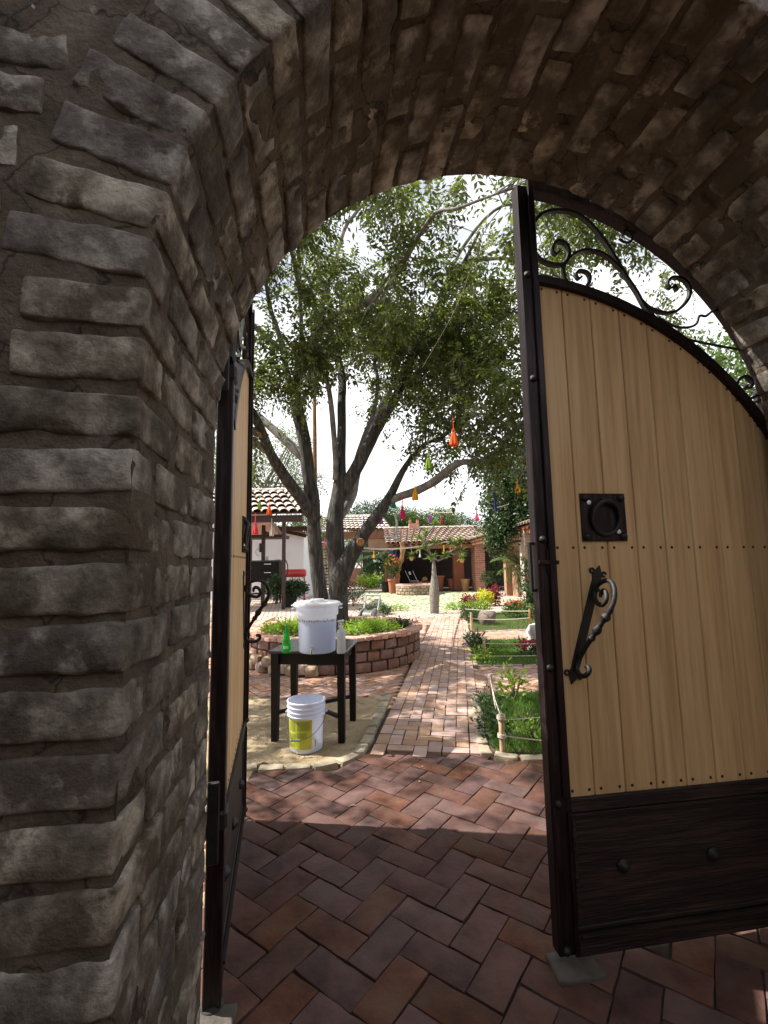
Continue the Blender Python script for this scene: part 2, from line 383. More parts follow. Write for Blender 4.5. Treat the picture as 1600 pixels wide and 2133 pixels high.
def herring(poly, ang, cx, cy, n, W_=BW, z=-.025, jit=.002, zj=.003, tilt=.006, sz=.26, rng=RND):
    out = []; ca, sa = cos(ang), sin(ang)
    for i in range(-n, n):
        for j in range(-n, n):
            t = (i-j) % 4
            if t == 0: x, y, r = i+1, j+.5, 0
            elif t == 3: x, y, r = i+.5, j+1, pi/2
            else: continue
            x *= W_; y *= W_; wx = cx+x*ca-y*sa; wy = cy+x*sa+y*ca
            if not poly_in((wx, wy), poly): continue
            M = Matrix.Translation((wx+rng.uniform(-jit, jit), wy+rng.uniform(-jit, jit), z+rng.uniform(-zj, zj))) @ Matrix.Rotation(ang+r+(pi if rng.random() < .5 else 0)+rng.uniform(-.02, .02), 4, 'Z') @ Matrix.Rotation(rng.uniform(-tilt, tilt), 4, 'X') @ Matrix.Rotation(rng.uniform(-tilt, tilt), 4, 'Y')
            out.append((M, rng.randrange(7), sz))
    return out
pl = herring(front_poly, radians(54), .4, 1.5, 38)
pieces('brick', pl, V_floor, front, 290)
# cement patches round the pivot blocks of the gate
for (u, v, w, d) in ((.95, 1.745, .18, .13), (-.33, 1.74, .13, .13)):
    V, F = rough_block(w, d, .03, (8, 6, 1), .01, .008, u*10, 14)
    c = W(u, v, .004); mb = MB().add([Matrix.Rotation(YAW, 3, 'Z') @ p + c for p in V], F)
    tag(mb.build('cement_patch', MAT['cement'], smooth='all'), kind='structure')

# ---------------------------------------------------------------- the arch wall
UC, ZS, V1, V2, RA, ZT = .8197, 1.990, .968, 1.70, 1.185, 4.4
US, UE = -4.2, 6.0
wall = thing('arch_wall', 'weathered adobe brick wall with the wide round arch in the foreground', 'wall', W(UC, (V1+V2)/2, 0))
def contour(s):
    """arc length from the foot of the left jamb over the arch to the foot of the right jamb -> (u, z, nu, nz) with normal into the opening"""
    A = pi*RA
    if s < ZS: return UC-RA, s, 1, 0
    if s < ZS+A:
        t = pi-(s-ZS)/RA; return UC+RA*cos(t), ZS+RA*sin(t), -cos(t), -sin(t)
    return UC+RA, ZS-(s-ZS-A), -1, 0
STOT = 2*ZS+pi*RA
def nf(u, v, z, k=1.0):
    p = Vector((u*5, v*5, z*5)); return (noise.noise(p)*.009 + noise.noise(p*3.1)*.007 + noise.noise(p*8)*.004 - .0005)*k
# mortar body: intrados sheet, front face, back face
mv = MB(); ns = 330; nd = 24
V = []; F = []
for i in range(ns+1):
    u, z, nu, nz2 = contour(STOT*i/ns)
    for j in range(nd+1):
        v = V1+(V2-V1)*j/nd; e = nf(u, v, z)
        if j in (0, nd): e *= .3
        V.append(W(u-nu*.002+nu*e, v, z-nz2*.002+nz2*e))
for i in range(ns):
    for j in range(nd): a = i*(nd+1)+j; F.append((a, a+1, a+nd+2, a+nd+1))
mv.add(V, F)
def outer(u, z, nu, nz2):
    # going away from the opening until the rectangle (US..UE, 0..ZT)
    du, dz = -nu, -nz2; t = 99
    if du < -1e-6: t = min(t, (US-u)/du)
    if du > 1e-6: t = min(t, (UE-u)/du)
    if dz > 1e-6: t = min(t, (ZT-z)/dz)
    return u+du*t, z+dz*t
rr = [0, .006, .02, .04, .06, .08, .1, .12, .14, .16, .18, .2, .22, .24, .26, .28, .3, .33, .36, .4, .45, .5, .56, .63, .7, .8, .9, 1.0, 1.2, 1.5, 2, 2.8, 9]
for v, sg in ((V1, -1), (V2, 1)):
    V = []; F = []; nr = len(rr)
    for i in range(ns+1):
        u, z, nu, nz2 = contour(STOT*i/ns); ou, oz = outer(u, z, nu, nz2); Lm = sqrt((ou-u)**2+(oz-z)**2)
        for j, q in enumerate(rr):
            d = min(q, Lm) if j < nr-1 else Lm
            d = Lm if j == nr-1 else min(q, Lm*(.5+.5*j/nr))
            uu, zz = u-nu*d, z-nz2*d; e = nf(uu, v, zz)
            if j == 0: e *= .3
            V.append(W(uu+nu*.0, v+sg*e*1.0, zz))
    for i in range(ns):
        for j in range(nr-1): a = i*nr+j; F.append((a, a+1, a+nr+1, a+nr) if sg > 0 else (a, a+nr, a+nr+1, a+1))
    mv.add(V, F)
# corners of the rectangle, top and ends
for v in (V1, V2):
    for sgn in (-1, 1):
        ub = US if sgn < 0 else UE
        # the fan between the last radial that reaches the side and the first that reaches the top is closed by a triangle behind it
        mv.add([W(ub, v+(.0), ZT), W(UC+sgn*1.0, v, ZT), W(ub, v, ZS+.5)], [(0, 1, 2)])
mv.add([W(US, V1, ZT), W(UE, V1, ZT), W(UE, V2, ZT), W(US, V2, ZT)], [(0, 1, 2, 3)])
mv.add([W(US, V1, 0), W(US, V2, 0), W(US, V2, ZT), W(US, V1, ZT)], [(0, 1, 2, 3)])
mv.add([W(UE, V1, 0), W(UE, V2, 0), W(UE, V2, ZT), W(UE, V1, ZT)], [(0, 1, 2, 3)])
mv.build('mortar', MAT['adobe_mortar'], wall, smooth='all', fix=False)
# bricks
ab = [rough_block(.262, .135, .087, (12, 6, 5), .0075, .0055, 20+s_, 17) for s_ in range(9)]
V_ab = Variants('brick', ab, MAT['adobe'], sharp=48)
PIT = ZS/17.0; wl = []
def wbrick(c, su, sv, sz, ang=0.0, rng=RND, rot90=False):
    """c in wall axes, size along u, v, z; ang turns it in the u-z plane. Longest side gets the brick's length"""
    k = rng.randrange(9)
    M = WM @ Matrix.Translation((c[0], c[1], c[2])) @ Matrix.Rotation(-ang, 4, 'Y')
    if rng.random() < .5: M = M @ Matrix.Rotation(pi, 4, 'X')
    if su >= sv: M = M @ Matrix.Diagonal((su/.262, sv/.135, sz/.087, 1))
    else: M = M @ Matrix.Rotation(pi/2, 4, 'Z') @ Matrix.Diagonal((sv/.262, su/.135, sz/.087, 1))
    j = Matrix.Rotation(rng.uniform(-.02, .02), 4, 'X') @ Matrix.Rotation(rng.uniform(-.018, .018), 4, 'Y') @ Matrix.Rotation(rng.uniform(-.02, .02), 4, 'Z')
    wl.append((M @ j, k, .16))
HB = .092; PR = .0035
DEP = V2-V1
def rowsplit(odd, rng):
    base = [(.135, .262, .262), (.262, .262, .135)][odd]
    out = []; x = -PR*.6
    for w_ in base[:-1]: w = w_+rng.uniform(-.015, .015); out.append((x, x+w)); x += w+.026
    out.append((x, DEP+PR)); return out
rg = random.Random(5)
# jambs
for side in (-1, 1):
    for n_ in range(17):
        z = (n_+.5)*PIT+rg.uniform(-.004, .004); odd = n_ % 2; edge = UC+side*RA
        sp = rowsplit(odd, rg)
        for q, (x0, x1) in enumerate(sp):
            du = (.262+rg.uniform(-.02, .03)) if q in (0, len(sp)-1) else .135
            pr = PR+rg.uniform(-.004, .005); h = HB+rg.uniform(-.004, .006)
            cu_ = edge+side*(du/2-pr); wbrick((cu_, V1+(x0+x1)/2-(.006 if q == 0 else 0), z), du, x1-x0, h, rng=rg)
# arch ring
NV = 33; dth = pi/NV
for n_ in range(NV):
    th = pi-(n_+.5)*dth+rg.uniform(-.003, .003); odd = (n_+1) % 2; sp = rowsplit(odd, rg)
    for q, (x0, x1) in enumerate(sp):
        du = (.262+rg.uniform(-.025, .025)) if q in (0, len(sp)-1) else .135
        pr = PR+rg.uniform(-.004, .005); rc = RA+du/2-pr; h = HB+(.004 if q == 0 else 0)+rg.uniform(-.004, .004)
        wbrick((UC+rc*cos(th), V1+(x0+x1)/2-(.006 if q == 0 else 0), ZS+rc*sin(th)), du, x1-x0, h, ang=th, rng=rg)
# face courses outside the ring (front and back)
for face in (0, 1):
    for n_ in range(int(ZT/PIT)):
        z = (n_+.5)*PIT
        for side in (-1, 1):
            RO = RA+.262+.045
            if z < ZS: u0 = UC+side*(RO-.01)
            else:
                dz = z-ZS
                u0 = UC+side*(sqrt(max(0, RO*RO-dz*dz)) if dz < RO else 0) + (0 if dz < RO else rg.uniform(-.1, .1))
                if dz < RO: u0 += side*.01*dz
            u = u0; first = True
            lim = US if side < 0 else UE
            while abs(u-lim) > .15 and (u-lim)*side < 0:
                w = .262+rg.uniform(-.035, .03)
                if first and (n_ % 2): w = .135+rg.uniform(-.02, .05)
                first = False
                if (u+side*w-lim)*side > 0: break
                h = HB+rg.uniform(-.006, .006); pr = PR*1.1+rg.uniform(-.007, .007)
                vv = V1+.0675-pr if face == 0 else V2-.0675+pr
                wbrick((u+side*w/2, vv, z+rg.uniform(-.006, .006)), w, .135, h, ang=rg.uniform(-.02, .02), rng=rg)
                u += side*(w+.03+rg.uniform(0, .02))
pieces('brick', wl, V_ab, wall, 295)

# ---------------------------------------------------------------- the gate
GC, GL, GV = .889, 1.235, 1.765
def arcpts(sc_, zc, R, s0, s1, n=28):
    """points (s,z) of a circle centred sc_,zc from s0 to s1 on its upper side"""
    a0_ = math.acos(max(-1, min(1, (s0-sc_)/R))); a1_ = math.acos(max(-1, min(1, (s1-sc_)/R)))
    return [(sc_+R*cos(a0_+(a1_-a0_)*i/n), zc+R*sin(a0_+(a1_-a0_)*i/n)) for i in range(n+1)]
def pz(s): return 1.29+sqrt(max(0, 1.43**2-(s+.039)**2))         # top line of the boarding
def fz(s): return 1.92+sqrt(max(0, 1.245**2-s**2))                # inner line of the arched frame
U_ = lambda pts: [(a-GC, b) for a, b in pts]
scr = {
 'big': U_([(1.095,2.895),(1.075,2.880),(1.060,2.905),(1.085,2.944),(1.128,2.936),(1.141,2.889),(1.113,2.838),(1.057,2.829),(0.995,2.851),(0.968,2.911),(0.970,2.999),(1.017,3.07),(1.099,3.099),(1.18,3.095),(1.25,3.054),(1.31,2.986),(1.376,2.878),(1.419,2.8),(1.463,2.731),(1.498,2.662),(1.542,2.610),(1.60,2.560)]),
 'mid': U_([(1.195,2.782),(1.178,2.770),(1.168,2.79),(1.185,2.810),(1.223,2.803),(1.234,2.769),(1.201,2.727),(1.137,2.73),(1.109,2.775),(1.113,2.83),(1.156,2.882),(1.215,2.912),(1.288,2.91),(1.343,2.883),(1.397,2.831)]),
 'right': U_([(1.675,2.748),(1.665,2.775),(1.641,2.760),(1.630,2.785),(1.657,2.816),(1.717,2.809),(1.746,2.762),(1.723,2.703),(1.656,2.645),(1.588,2.636),(1.522,2.656),(1.483,2.69)]),
 'low': U_([(1.568,2.611),(1.641,2.576),(1.708,2.572),(1.762,2.592),(1.784,2.634),(1.819,2.636),(1.857,2.663),(1.893,2.672)]),
 'brace': U_([(1.600,2.545),(1.669,2.522),(1.84,2.495),(2.018,2.475)]),
 'end': U_([(2.000,2.306),(1.99,2.295),(2.008,2.29),(2.028,2.317),(1.995,2.348),(1.948,2.322),(1.932,2.273),(1.973,2.243),(2.026,2.246),(2.085,2.30)]),
 'top': U_([(1.40,2.99),(1.425,2.975),(1.455,2.978),(1.468,3.0),(1.455,3.03),(1.43,3.03),(1.425,3.01)]),
}
def gate_leaf(M, loc, label, left):
    t = thing('gate_leaf', label, 'gate', loc)
    B = lambda mb, name, m, sm=False, par=None: mb.build(name, m, par or t, smooth=sm, M=M)
    Q = Vector
    # stiles, rails and the arched frame
    mb = MB(); mb.box((.040, 0, 3.17/2+.03), (.080, .055, 3.13), bev=.004)
    mb.box((.068, -.031, .30), (.012, .008, .5)); mb.box((.062, -.034, 1.9), (.030, .012, 2.6), bev=.003)
    B(mb, 'meeting_stile', MAT['iron'])
    mb = MB(); mb.box((GL-.028, 0, 1.36), (.056, .060, 2.70), bev=.004); B(mb, 'hinge_stile', MAT['iron'])
    ring = [Q((s, 0, z)) for s, z in arcpts(0, 1.92, 1.288, .081, GL-.003)]
    B(MB().ribbon(ring, .055, .086, (0, 1, 0)), 'arched_frame', MAT['iron'])
    top = [Q((s, -.012, z+.018)) for s, z in arcpts(-.039, 1.29, 1.43, .081, GL-.057)]
    B(MB().ribbon(top, .045, .036, (0, 1, 0)), 'top_rail', MAT['iron'])
    mb = MB(); mb.box(((GL+.02)/2, 0, .565), (GL-.14, .05, .05), bev=.003); B(mb, 'middle_rail', MAT['iron_h'])
    mb = MB(); mb.box(((GL+.02)/2, 0, .075), (GL-.14, .052, .075), bev=.005); mb.box(((GL+.02)/2, -.030, .112), (GL-.16, .012, .010)); B(mb, 'bottom_rail', MAT['iron_h'])
    mb = MB(); x0, x1 = .081, GL-.058
    nb = 9
    mb.box(((x0+x1)/2, -.004, .326), (x1-x0, .016, .43), bev=.003)
    for za in (.13, .525): mb.box(((x0+x1)/2, -.014, za), (x1-x0, .012, .016), bev=.003)
    mb.box((x0+.012, -.014, .326), (.016, .012, .38), bev=.003)
    B(mb, 'kick_panel', MAT['iron_h'])
    for s in (.289, .682, 1.03):
        mb = MB(); mb.lathe([(.026, 0), (.026, .006), (.018, .014), (.010, .022), (.001, .025)], n=14, M=Matrix.Rotation(pi/2, 4, 'X')); mb.v = [p+Q((s, -.013, .327)) for p in mb.v]
        B(mb, 'stud', MAT['black_iron'], True)
    # planks
    e = [.076, .195, .329, .467, .601, .737, .875, 1.010, 1.110, GL-.057]
    for i in range(len(e)-1):
        s0, s1 = e[i]+.0014, e[i+1]-.0014; n = 6
        front_ = [(s0+(s1-s0)*k/n, pz(s0+(s1-s0)*k/n)+.006) for k in range(n+1)]
        poly = [(s0, .585), (s1, .585)] + front_[::-1]
        mb = MB(); N = len(poly); c_ = (s0+s1)/2
        vs = [Q((s, .010, z)) for s, z in poly] + [Q((s, -.006, z)) for s, z in poly] + [Q((c_+(s-c_)*.955, -.010, z-(.002 if z > 1 else 0))) for s, z in poly]
        fs = [tuple(range(N))] + [(k, (k+1) % N, N+(k+1) % N, N+k) for k in range(N)] + [(N+k, N+(k+1) % N, 2*N+(k+1) % N, 2*N+k) for k in range(N)] + [tuple(range(2*N, 3*N))[::-1]]
        mb.add(vs, fs); B(mb, 'plank', MAT['plank'])
    mb = MB()                                # rail hidden behind the boards
    mb.box((GL/2, .022, 1.558), (GL-.14, .02, .05)); B(mb, 'back_rail', MAT['iron'])
    mb = MB()
    for i in range(len(e)-1):
        w = e[i+1]-e[i]
        for f_ in (.2, .8):
            s = e[i]+w*f_; 
            for z in (1.558-(s)*.009, .612, pz(s)-.016):
                mb.lathe([(.0062, 0), (.0062, .0006), (.004, .0016), (.0005, .002)], n=8, M=Matrix.Rotation(pi/2, 4, 'X')); 
                for q in range(len(mb.v)-32, len(mb.v)): mb.v[q] = mb.v[q]+Q((s, -.0105, z))
    o = B(mb, 'nail_heads', MAT['black_iron']); o['kind'] = 'stuff'
    for z in (2.748, 2.275, 1.591, 1.084, .579, .07):
        mb = MB(); mb.lathe([(.0165, 0), (.0165, .003), (.013, .009), (.007, .014), (.001, .016)], n=14, M=Matrix.Rotation(pi/2, 4, 'X')); mb.v = [p+Q((.028, -.0275, z)) for p in mb.v]
        B(mb, 'bolt', MAT['black_iron'], True)
    # scrolls
    for nm, pts in scr.items():
        th = {'big': .014, 'mid': .012, 'right': .012, 'low': .010, 'brace': .010, 'end': .012, 'top': .010}[nm]
        path = [Q((p[0], .004, p[1])) for p in smooth_path(pts, 5)]
        if nm in ('brace', 'low', 'top') : B(MB().tube(path, th*.6, 7), 'scroll', MAT['black_iron'], True)
        else: B(MB().ribbon(path, .020, [th*(.65+.35*min(1, i/25)) for i in range(len(path))], (0, 1, 0)), 'scroll', MAT['black_iron'])
    # latch and keeper at the meeting stile
    mb = MB()
    mb.box((-.008, .0, 1.575), (.016, .018, .012)); mb.box((-.008, .0, 1.385), (.016, .018, .012)); mb.box((-.017, .0, 1.48), (.010, .018, .202)); B(mb, 'keeper_loop', MAT['black_iron'])
    mb = MB(); mb.box((.045, -.034, 1.497), (.088, .012, .016), bev=.002); mb.box((.058, -.030, 1.497), (.040, .006, .10), bev=.002); B(mb, 'latch', MAT['iron'])
    # knocker
    k0 = (.315, 1.683)
    kp = MB().box((k0[0], -.014, k0[1]), (.206, .008, .202), bev=.002); kn = B(kp, 'knocker_plate', MAT['iron'])
    for a in (-1, 1):
        for b in (-1, 1):
            mb = MB().lathe([(.017, 0), (.016, .006), (.009, .013), (.001, .016)], n=12, M=Matrix.Rotation(pi/2, 4, 'X')); mb.v = [p+Q((k0[0]+a*.083, -.018, k0[1]+b*.082)) for p in mb.v]; B(mb, 'dome_stud', MAT['black_iron'], True, kn)
    mb = MB(); rp_ = [Q((k0[0]+.004+.062*cos(a), -.028-.010*sin(a), k0[1]-.004+.070*sin(a))) for a in [2*pi*i/28 for i in range(29)]]
    mb.tube(rp_, [.0085+.003*sin(pi*i/28) for i in range(29)], 8, cap=False); mb.box((k0[0], -.026, k0[1]+.068), (.03, .02, .022), bev=.003); B(mb, 'knocker_ring', MAT['black_iron'], True, kn)
    for a, b in ((-.066, .062), (.062, -.062)):
        mb = MB().lathe([(.010, 0), (.010, .003), (.006, .006), (.001, .007)], n=12, M=Matrix.Rotation(pi/2, 4, 'X')); mb.v = [p+Q((k0[0]+a, -.018, k0[1]+b)) for p in mb.v]; B(mb, 'screw', MAT['screw'], True, kn)
    # pull handle: spear-ended plate and turned scroll grip standing off it
    A = Q((1.170-GC, 0, 1.481)); Bt = Q((1.011-GC, 0, 1.012)); ax = (Bt-A).normalized(); pr_ = Q((ax.z, 0, -ax.x)); Lh = (Bt-A).length
    def hp(a, b, y): return A+ax*a-pr_*b+Q((0, y, 0))
    if True:
        prof = [(0, 0), (.035, .021), (.05, .021), (.06, .016), (.09, .018), (Lh-.09, .018), (Lh-.06, .016), (Lh-.05, .022), (Lh-.035, .022), (Lh, 0)]
        poly = prof + [(a, -b) for a, b in prof[1:-1]][::-1]
        mb = MB().prism(poly, -.0105, -.016, f=lambda a, b, z: hp(a, b, z)); hd = B(mb, 'handle_plate', MAT['black_iron'])
    prof_ = [(655,800),(648,780),(665,755),(700,765),(722,815),(690,855),(620,840),(577,790),(580,730),(630,692),(700,680),(760,708),(798,765),(806,830),(782,900),(742,960),(702,1022),(662,1090),(622,1152),(588,1220),(568,1275),(578,1325),(625,1352),(682,1345),(716,1312),(705,1284),(676,1284)]
    pth = [Q(p) for p in smooth_path([tuple(hp((y-680)/670*.385+.062, 0, -.012-(x-550)/5.33/338)) for x, y in prof_], 4)]; rads = []
    for i, p in enumerate(pth):
        f_ = i/(len(pth)-1); r_ = .0095*(1 if i > 6 else .6+.4*i/6)
        for c0, a_, w_ in ((.53, .004, .006), (.56, .010, .012), (.595, .002, .005), (.62, .010, .012), (.655, .006, .006)): r_ += a_*math.exp(-((f_-c0)/w_)**2)
        rads.append(r_)
    B(MB().tube(pth, rads, 10), 'handle_grip', MAT['black_iron'], True, hd)
    B(MB().tube([hp(.105, 0, -.012), hp(.105, 0, -.045)], .008, 6), 'handle_stay', MAT['black_iron'], True, hd)
    for (a, b) in ((.03, .028), (.03, -.028), (Lh-.04, .03), (Lh-.04, -.03)):
        cc = hp(a, b, -.014); ring2 = [cc+Q((.009*cos(q)*(1-.0*q), 0, .009*sin(q))) for q in [5.2*i/10 for i in range(11)]]
        B(MB().tube(ring2, .0042, 6), 'handle_curl', MAT['black_iron'], True, hd)
    # hinges
    for z in (.62, 2.26) if left else (.62, 2.26):
        mb = MB(); mb.box((GL-.028, 0, z), (.078, .080, .060), bev=.008); mb.box((GL+.040, .0, z+.015), (.07, .028, .040), bev=.004); mb.box((GL+.072, .0, z+.03), (.014, .040, .26), bev=.004)
        B(mb, 'hinge', MAT['black_iron'])
    mb = MB(); mb.lathe([(.040, 0), (.040, .03), (.022, .045), (.022, .06)], (GL-.028, 0, -.004), 16); B(mb, 'pivot', MAT['black_iron'], True)
    return t
MR = WM @ Matrix(((1, 0, 0, GC), (0, 1, 0, GV), (0, 0, 1, 0), (0, 0, 0, 1)))
gate_leaf(MR, W(GC+GL, GV, 0), 'closed right gate leaf of pale pine planks with a black square knocker', False)
AL = radians(94.5); HU, HV = -.346, 1.775      # the left leaf stands open
ML = WM @ Matrix(((-cos(AL), -sin(AL), 0, HU+GL*cos(AL)), (-sin(AL), cos(AL), 0, HV+GL*sin(AL)), (0, 0, 1, 0), (0, 0, 0, 1)))
gate_leaf(ML, W(HU, HV, 0), 'open left gate leaf seen nearly edge on beside the brick jamb', True)

# ---------------------------------------------------------------- unseen walls added behind the camera to keep the arch in shade
MAT['fore_wall'] = mat('shade_wall_adobe', [(.10, .08, .062), (.20, .165, .135)], 6, 1, .8, rand=0)
fc = thing('shade_walls', 'added adobe walls behind the camera that keep the arch in shade', 'wall', W(UC, -.8, 0))
for (u0, u1, v0, v1, z0, z1) in ((-2.6, -2.2, -4.2, V1-.01, 0, 4.0), (4.0, 4.4, -4.2, V1-.01, 0, 4.0), (-2.6, 4.4, -4.6, -4.2, 0, 4.0)):
    mb = MB().box((0, 0, (z0+z1)/2), (u1-u0, v1-v0, z1-z0)); c = W((u0+u1)/2, (v0+v1)/2, 0); R_ = Matrix.Rotation(YAW, 3, 'Z'); mb.v = [R_ @ p+c for p in mb.v]; mb.build('side_wall', MAT['fore_wall'], fc)

# ================================================================ courtyard ground
MAT['soil'] = mat('dark_soil', [(.05, .035, .022), (.10, .07, .045)], 12, 1, .9, 40, rand=0)
MAT['red_paver'] = mat('red_paver', [(.30, .15, .10), (.42, .24, .17), (.50, .33, .25)], 4, .9, .3, rand=.2, hue=.012, bdist=.003)
MAT['pink_paver'] = mat('pink_paver', [(.46, .33, .26), (.58, .45, .36)], 3, .9, .3, rand=.14, hue=.01, bdist=.003)
MAT['cobble'] = mat('mossy_cobble', [(.25, .30, .14), (.42, .44, .28), (.50, .50, .38)], 5, .95, .4, rand=.25, hue=.02)
MAT['moss'] = mat('moss_joint', [(.10, .15, .04), (.20, .24, .08)], 3, 1, .5, rand=0)
def thin_block(dx, dy, dz, s, bev=.006, amp=.003, seg=(2, 1, 1)): return rough_block(dx, dy, dz, seg, bev, amp, s, 9)
PD = Vector((.163, 1, 0)).normalized(); PX = Vector((PD.y, -PD.x, 0)); P0 = Vector((-.15, 3.80, 0)); PANG = atan2(PX.y, PX.x)
PWID = .90
def pth_(a, b): return P0 + PX*a + PD*b
path_poly = [(pth_(-.03, -.05).x, pth_(-.03, -.05).y), (pth_(PWID+.03, -.05).x, pth_(PWID+.03, -.05).y), (pth_(PWID+.03, 9.3).x, pth_(PWID+.03, 9.3).y), (pth_(-.03, 9.3).x, pth_(-.03, 9.3).y)]
path = sheet('garden_path', path_poly, -.016, MAT['joint'])
V_path = Variants('brick', [rough_block(.2, .098, .05, (4, 2, 1), .005, .0022, 60+s_, 11) for s_ in range(7)], MAT['path_brick'])
pp = []
PW = PWID/8
def pbrick(a, b, r, rng=RND, sx=1.0):
    p = pth_(a, b)
    pp.append((Matrix.Translation((p.x+rng.uniform(-.002, .002), p.y+rng.uniform(-.002, .002), -.015+rng.uniform(-.0025, .0025))) @ Matrix.Rotation(PANG+r+rng.uniform(-.012, .012), 4, 'Z') @ Matrix.Rotation(rng.uniform(-.01, .01), 4, 'X') @ Matrix.Diagonal((PW*2/.2*.955*sx, PW/.1*.985, 1, 1)), rng.randrange(7), .21))
for c_ in range(8):
    for k in range(0, 46):
        b = (k+.5)*PW*2 + (PW if c_ % 2 else 0); near = b < 1.35
        if near and 1 <= c_ <= 6: continue
        if b > 9.3: continue
        pbrick((c_+.5)*PW, b, pi/2)
for i in range(-14, 20):
    for j in range(-14, 20):
        t = (i-j) % 4
        if t == 0: x, y, r = i+1, j+.5, 0
        elif t == 3: x, y, r = i+.5, j+1, pi/2
        else: continue
        a, b = x*PW, y*PW
        if t == 0 and (a < PW*2-.01 or a > PW*6+.01):
            if not (.08 < b < 1.42): continue
            if PW*1-.01 < a+PW/2 and a < PW*1.1: pbrick(PW*1.5, b, 0, sx=.48)
            elif abs(a-PW*7) < .02: pbrick(PW*6.5, b, 0, sx=.48)
            continue
        if t == 3 and (a < PW or a > PW*7): continue
        if .08 < b < 1.42: pbrick(a, b, r)
pieces('brick', pp, V_path, path, 290)

# beds
def gxy(*q): p = gp(*q); return (p.x, p.y)
bed1 = [(p.x+.02, p.y+.02) for p in kerbR[:9]] + [(4.6, 4.4), (4.6, 5.55), (kerbR[0].x+.6, 5.50), (kerbR[0].x+.05, 5.42)]
bed2 = [gxy(992, 1387), gxy(1130, 1385), (4.8, 7.0), (4.8, 9.45), gxy(1098, 1331), gxy(1010, 1333), gxy(975, 1338), gxy(986, 1363)]
bed3 = [gxy(974, 1316), gxy(990, 1315), gxy(1104, 1311), (5.6, 11.2), (5.6, 14.8), gxy(1060, 1272), gxy(1000, 1282), gxy(972, 1292)]
sand_poly = [(W(-.42, 1.95, 0).x, W(-.42, 1.95, 0).y), (W(-.42, 3.70, 0).x-.06, W(-.42, 3.70, 0).y)] + [(p.x, p.y) for p in kerbL[2:]] + [(pth_(-.04, 1.6).x, pth_(-.04, 1.6).y), gxy(740, 1451), gxy(612, 1456), gxy(505, 1449), (-2.6, 5.1), (-5, 4.6), (-7, 3.5), (-7, .6)]
sheet('sand_yard', sand_poly, -.004, MAT['sand'], sub=.06, amp=.014)
plaza = [gxy(740, 1236), gxy(770, 1250), gxy(798, 1263), gxy(855, 1271), gxy(908, 1277), gxy(965, 1269), gxy(985, 1255), gxy(995, 1238), gxy(985, 1229), gxy(900, 1230), gxy(740, 1231)]
yard_poly = [(-8, 4.2), (5.5, 4.2), (7.5, 12), (7.5, 25.9), (-9, 25.9), (-9, 10)]
yard = sheet('courtyard_paving', yard_poly, -.03, MAT['joint'])
sheet('plaza_grass', plaza, -.012, MAT['moss'])
for nm, b in (('bed_soil', bed1), ('bed_soil', bed2), ('bed_soil', bed3)): sheet(nm, b, -.002, MAT['soil'], sub=.12, amp=.015)
PC = Vector((-.86, 7.86, 0)); PR_ = 1.40
def in_any(x, y, polys): return any(poly_in((x, y), p) for p in polys)
V_red = Variants('brick', [thin_block(.205, .1, .05, 80+s_) for s_ in range(6)], MAT['red_paver'])
V_pink = Variants('brick', [thin_block(.215, .13, .04, 90+s_) for s_ in range(6)], MAT['pink_paver'])
yb = herring(yard_poly, radians(38), 0, 8, 130, W_=.108, z=-.027, zj=.003, tilt=.008, sz=.2)
yb = [q for q in yb if not in_any(q[0].translation.x, q[0].translation.y, (bed1, bed2, bed3, sand_poly, path_poly, plaza, front_poly))
      and (q[0].translation.xy-PC.xy).length > PR_-.1 and q[0].translation.y < 13.2 and q[0].translation.y > 5.0 and -5 < q[0].translation.x < 5.4]
pieces('brick', yb, V_red, yard, 290, minpx=10)
pk = herring(yard_poly, radians(12), 0, 18, 120, W_=.14, z=-.022, sz=.2)
pk = [q for q in pk if not in_any(q[0].translation.x, q[0].translation.y, (bed3, plaza, path_poly)) and 13.2 <= q[0].translation.y < 25.9]
pieces('brick', pk, V_pink, yard, 0, stuff_name='pale_paving_bricks')
V_cob = Variants('cobble', [thin_block(.2, .16, .04, 100+s_, .02, .012, (2, 2, 1)) for s_ in range(6)], MAT['cobble'])
cb = []
xs = [p[0] for p in plaza]; ys = [p[1] for p in plaza]; r_ = random.Random(4)
y = min(ys)
while y < max(ys):
    x = min(xs)+r_.uniform(0, .2)
    while x < max(xs):
        if poly_in((x, y), plaza): cb.append((Matrix.Translation((x, y+r_.uniform(-.04, .04), -.018+r_.uniform(-.008, .004))) @ Matrix.Rotation(r_.uniform(0, 6), 4, 'Z') @ Matrix.Rotation(r_.uniform(-.06, .06), 4, 'X'), r_.randrange(6), .1))
        x += r_.uniform(.19, .27)
    y += .2
tagp = bpy.data.objects['plaza_grass']
pieces('cobble', cb, V_cob, tagp, 0, stuff_name='cobbles')
sheet('road', [(-14, 29.5), (3.2, 29.5), (4, 60), (-20, 60)], -.03, mat('pale_road', [(.45, .43, .40), (.56, .54, .50)], .5, 1, .2, rand=0))
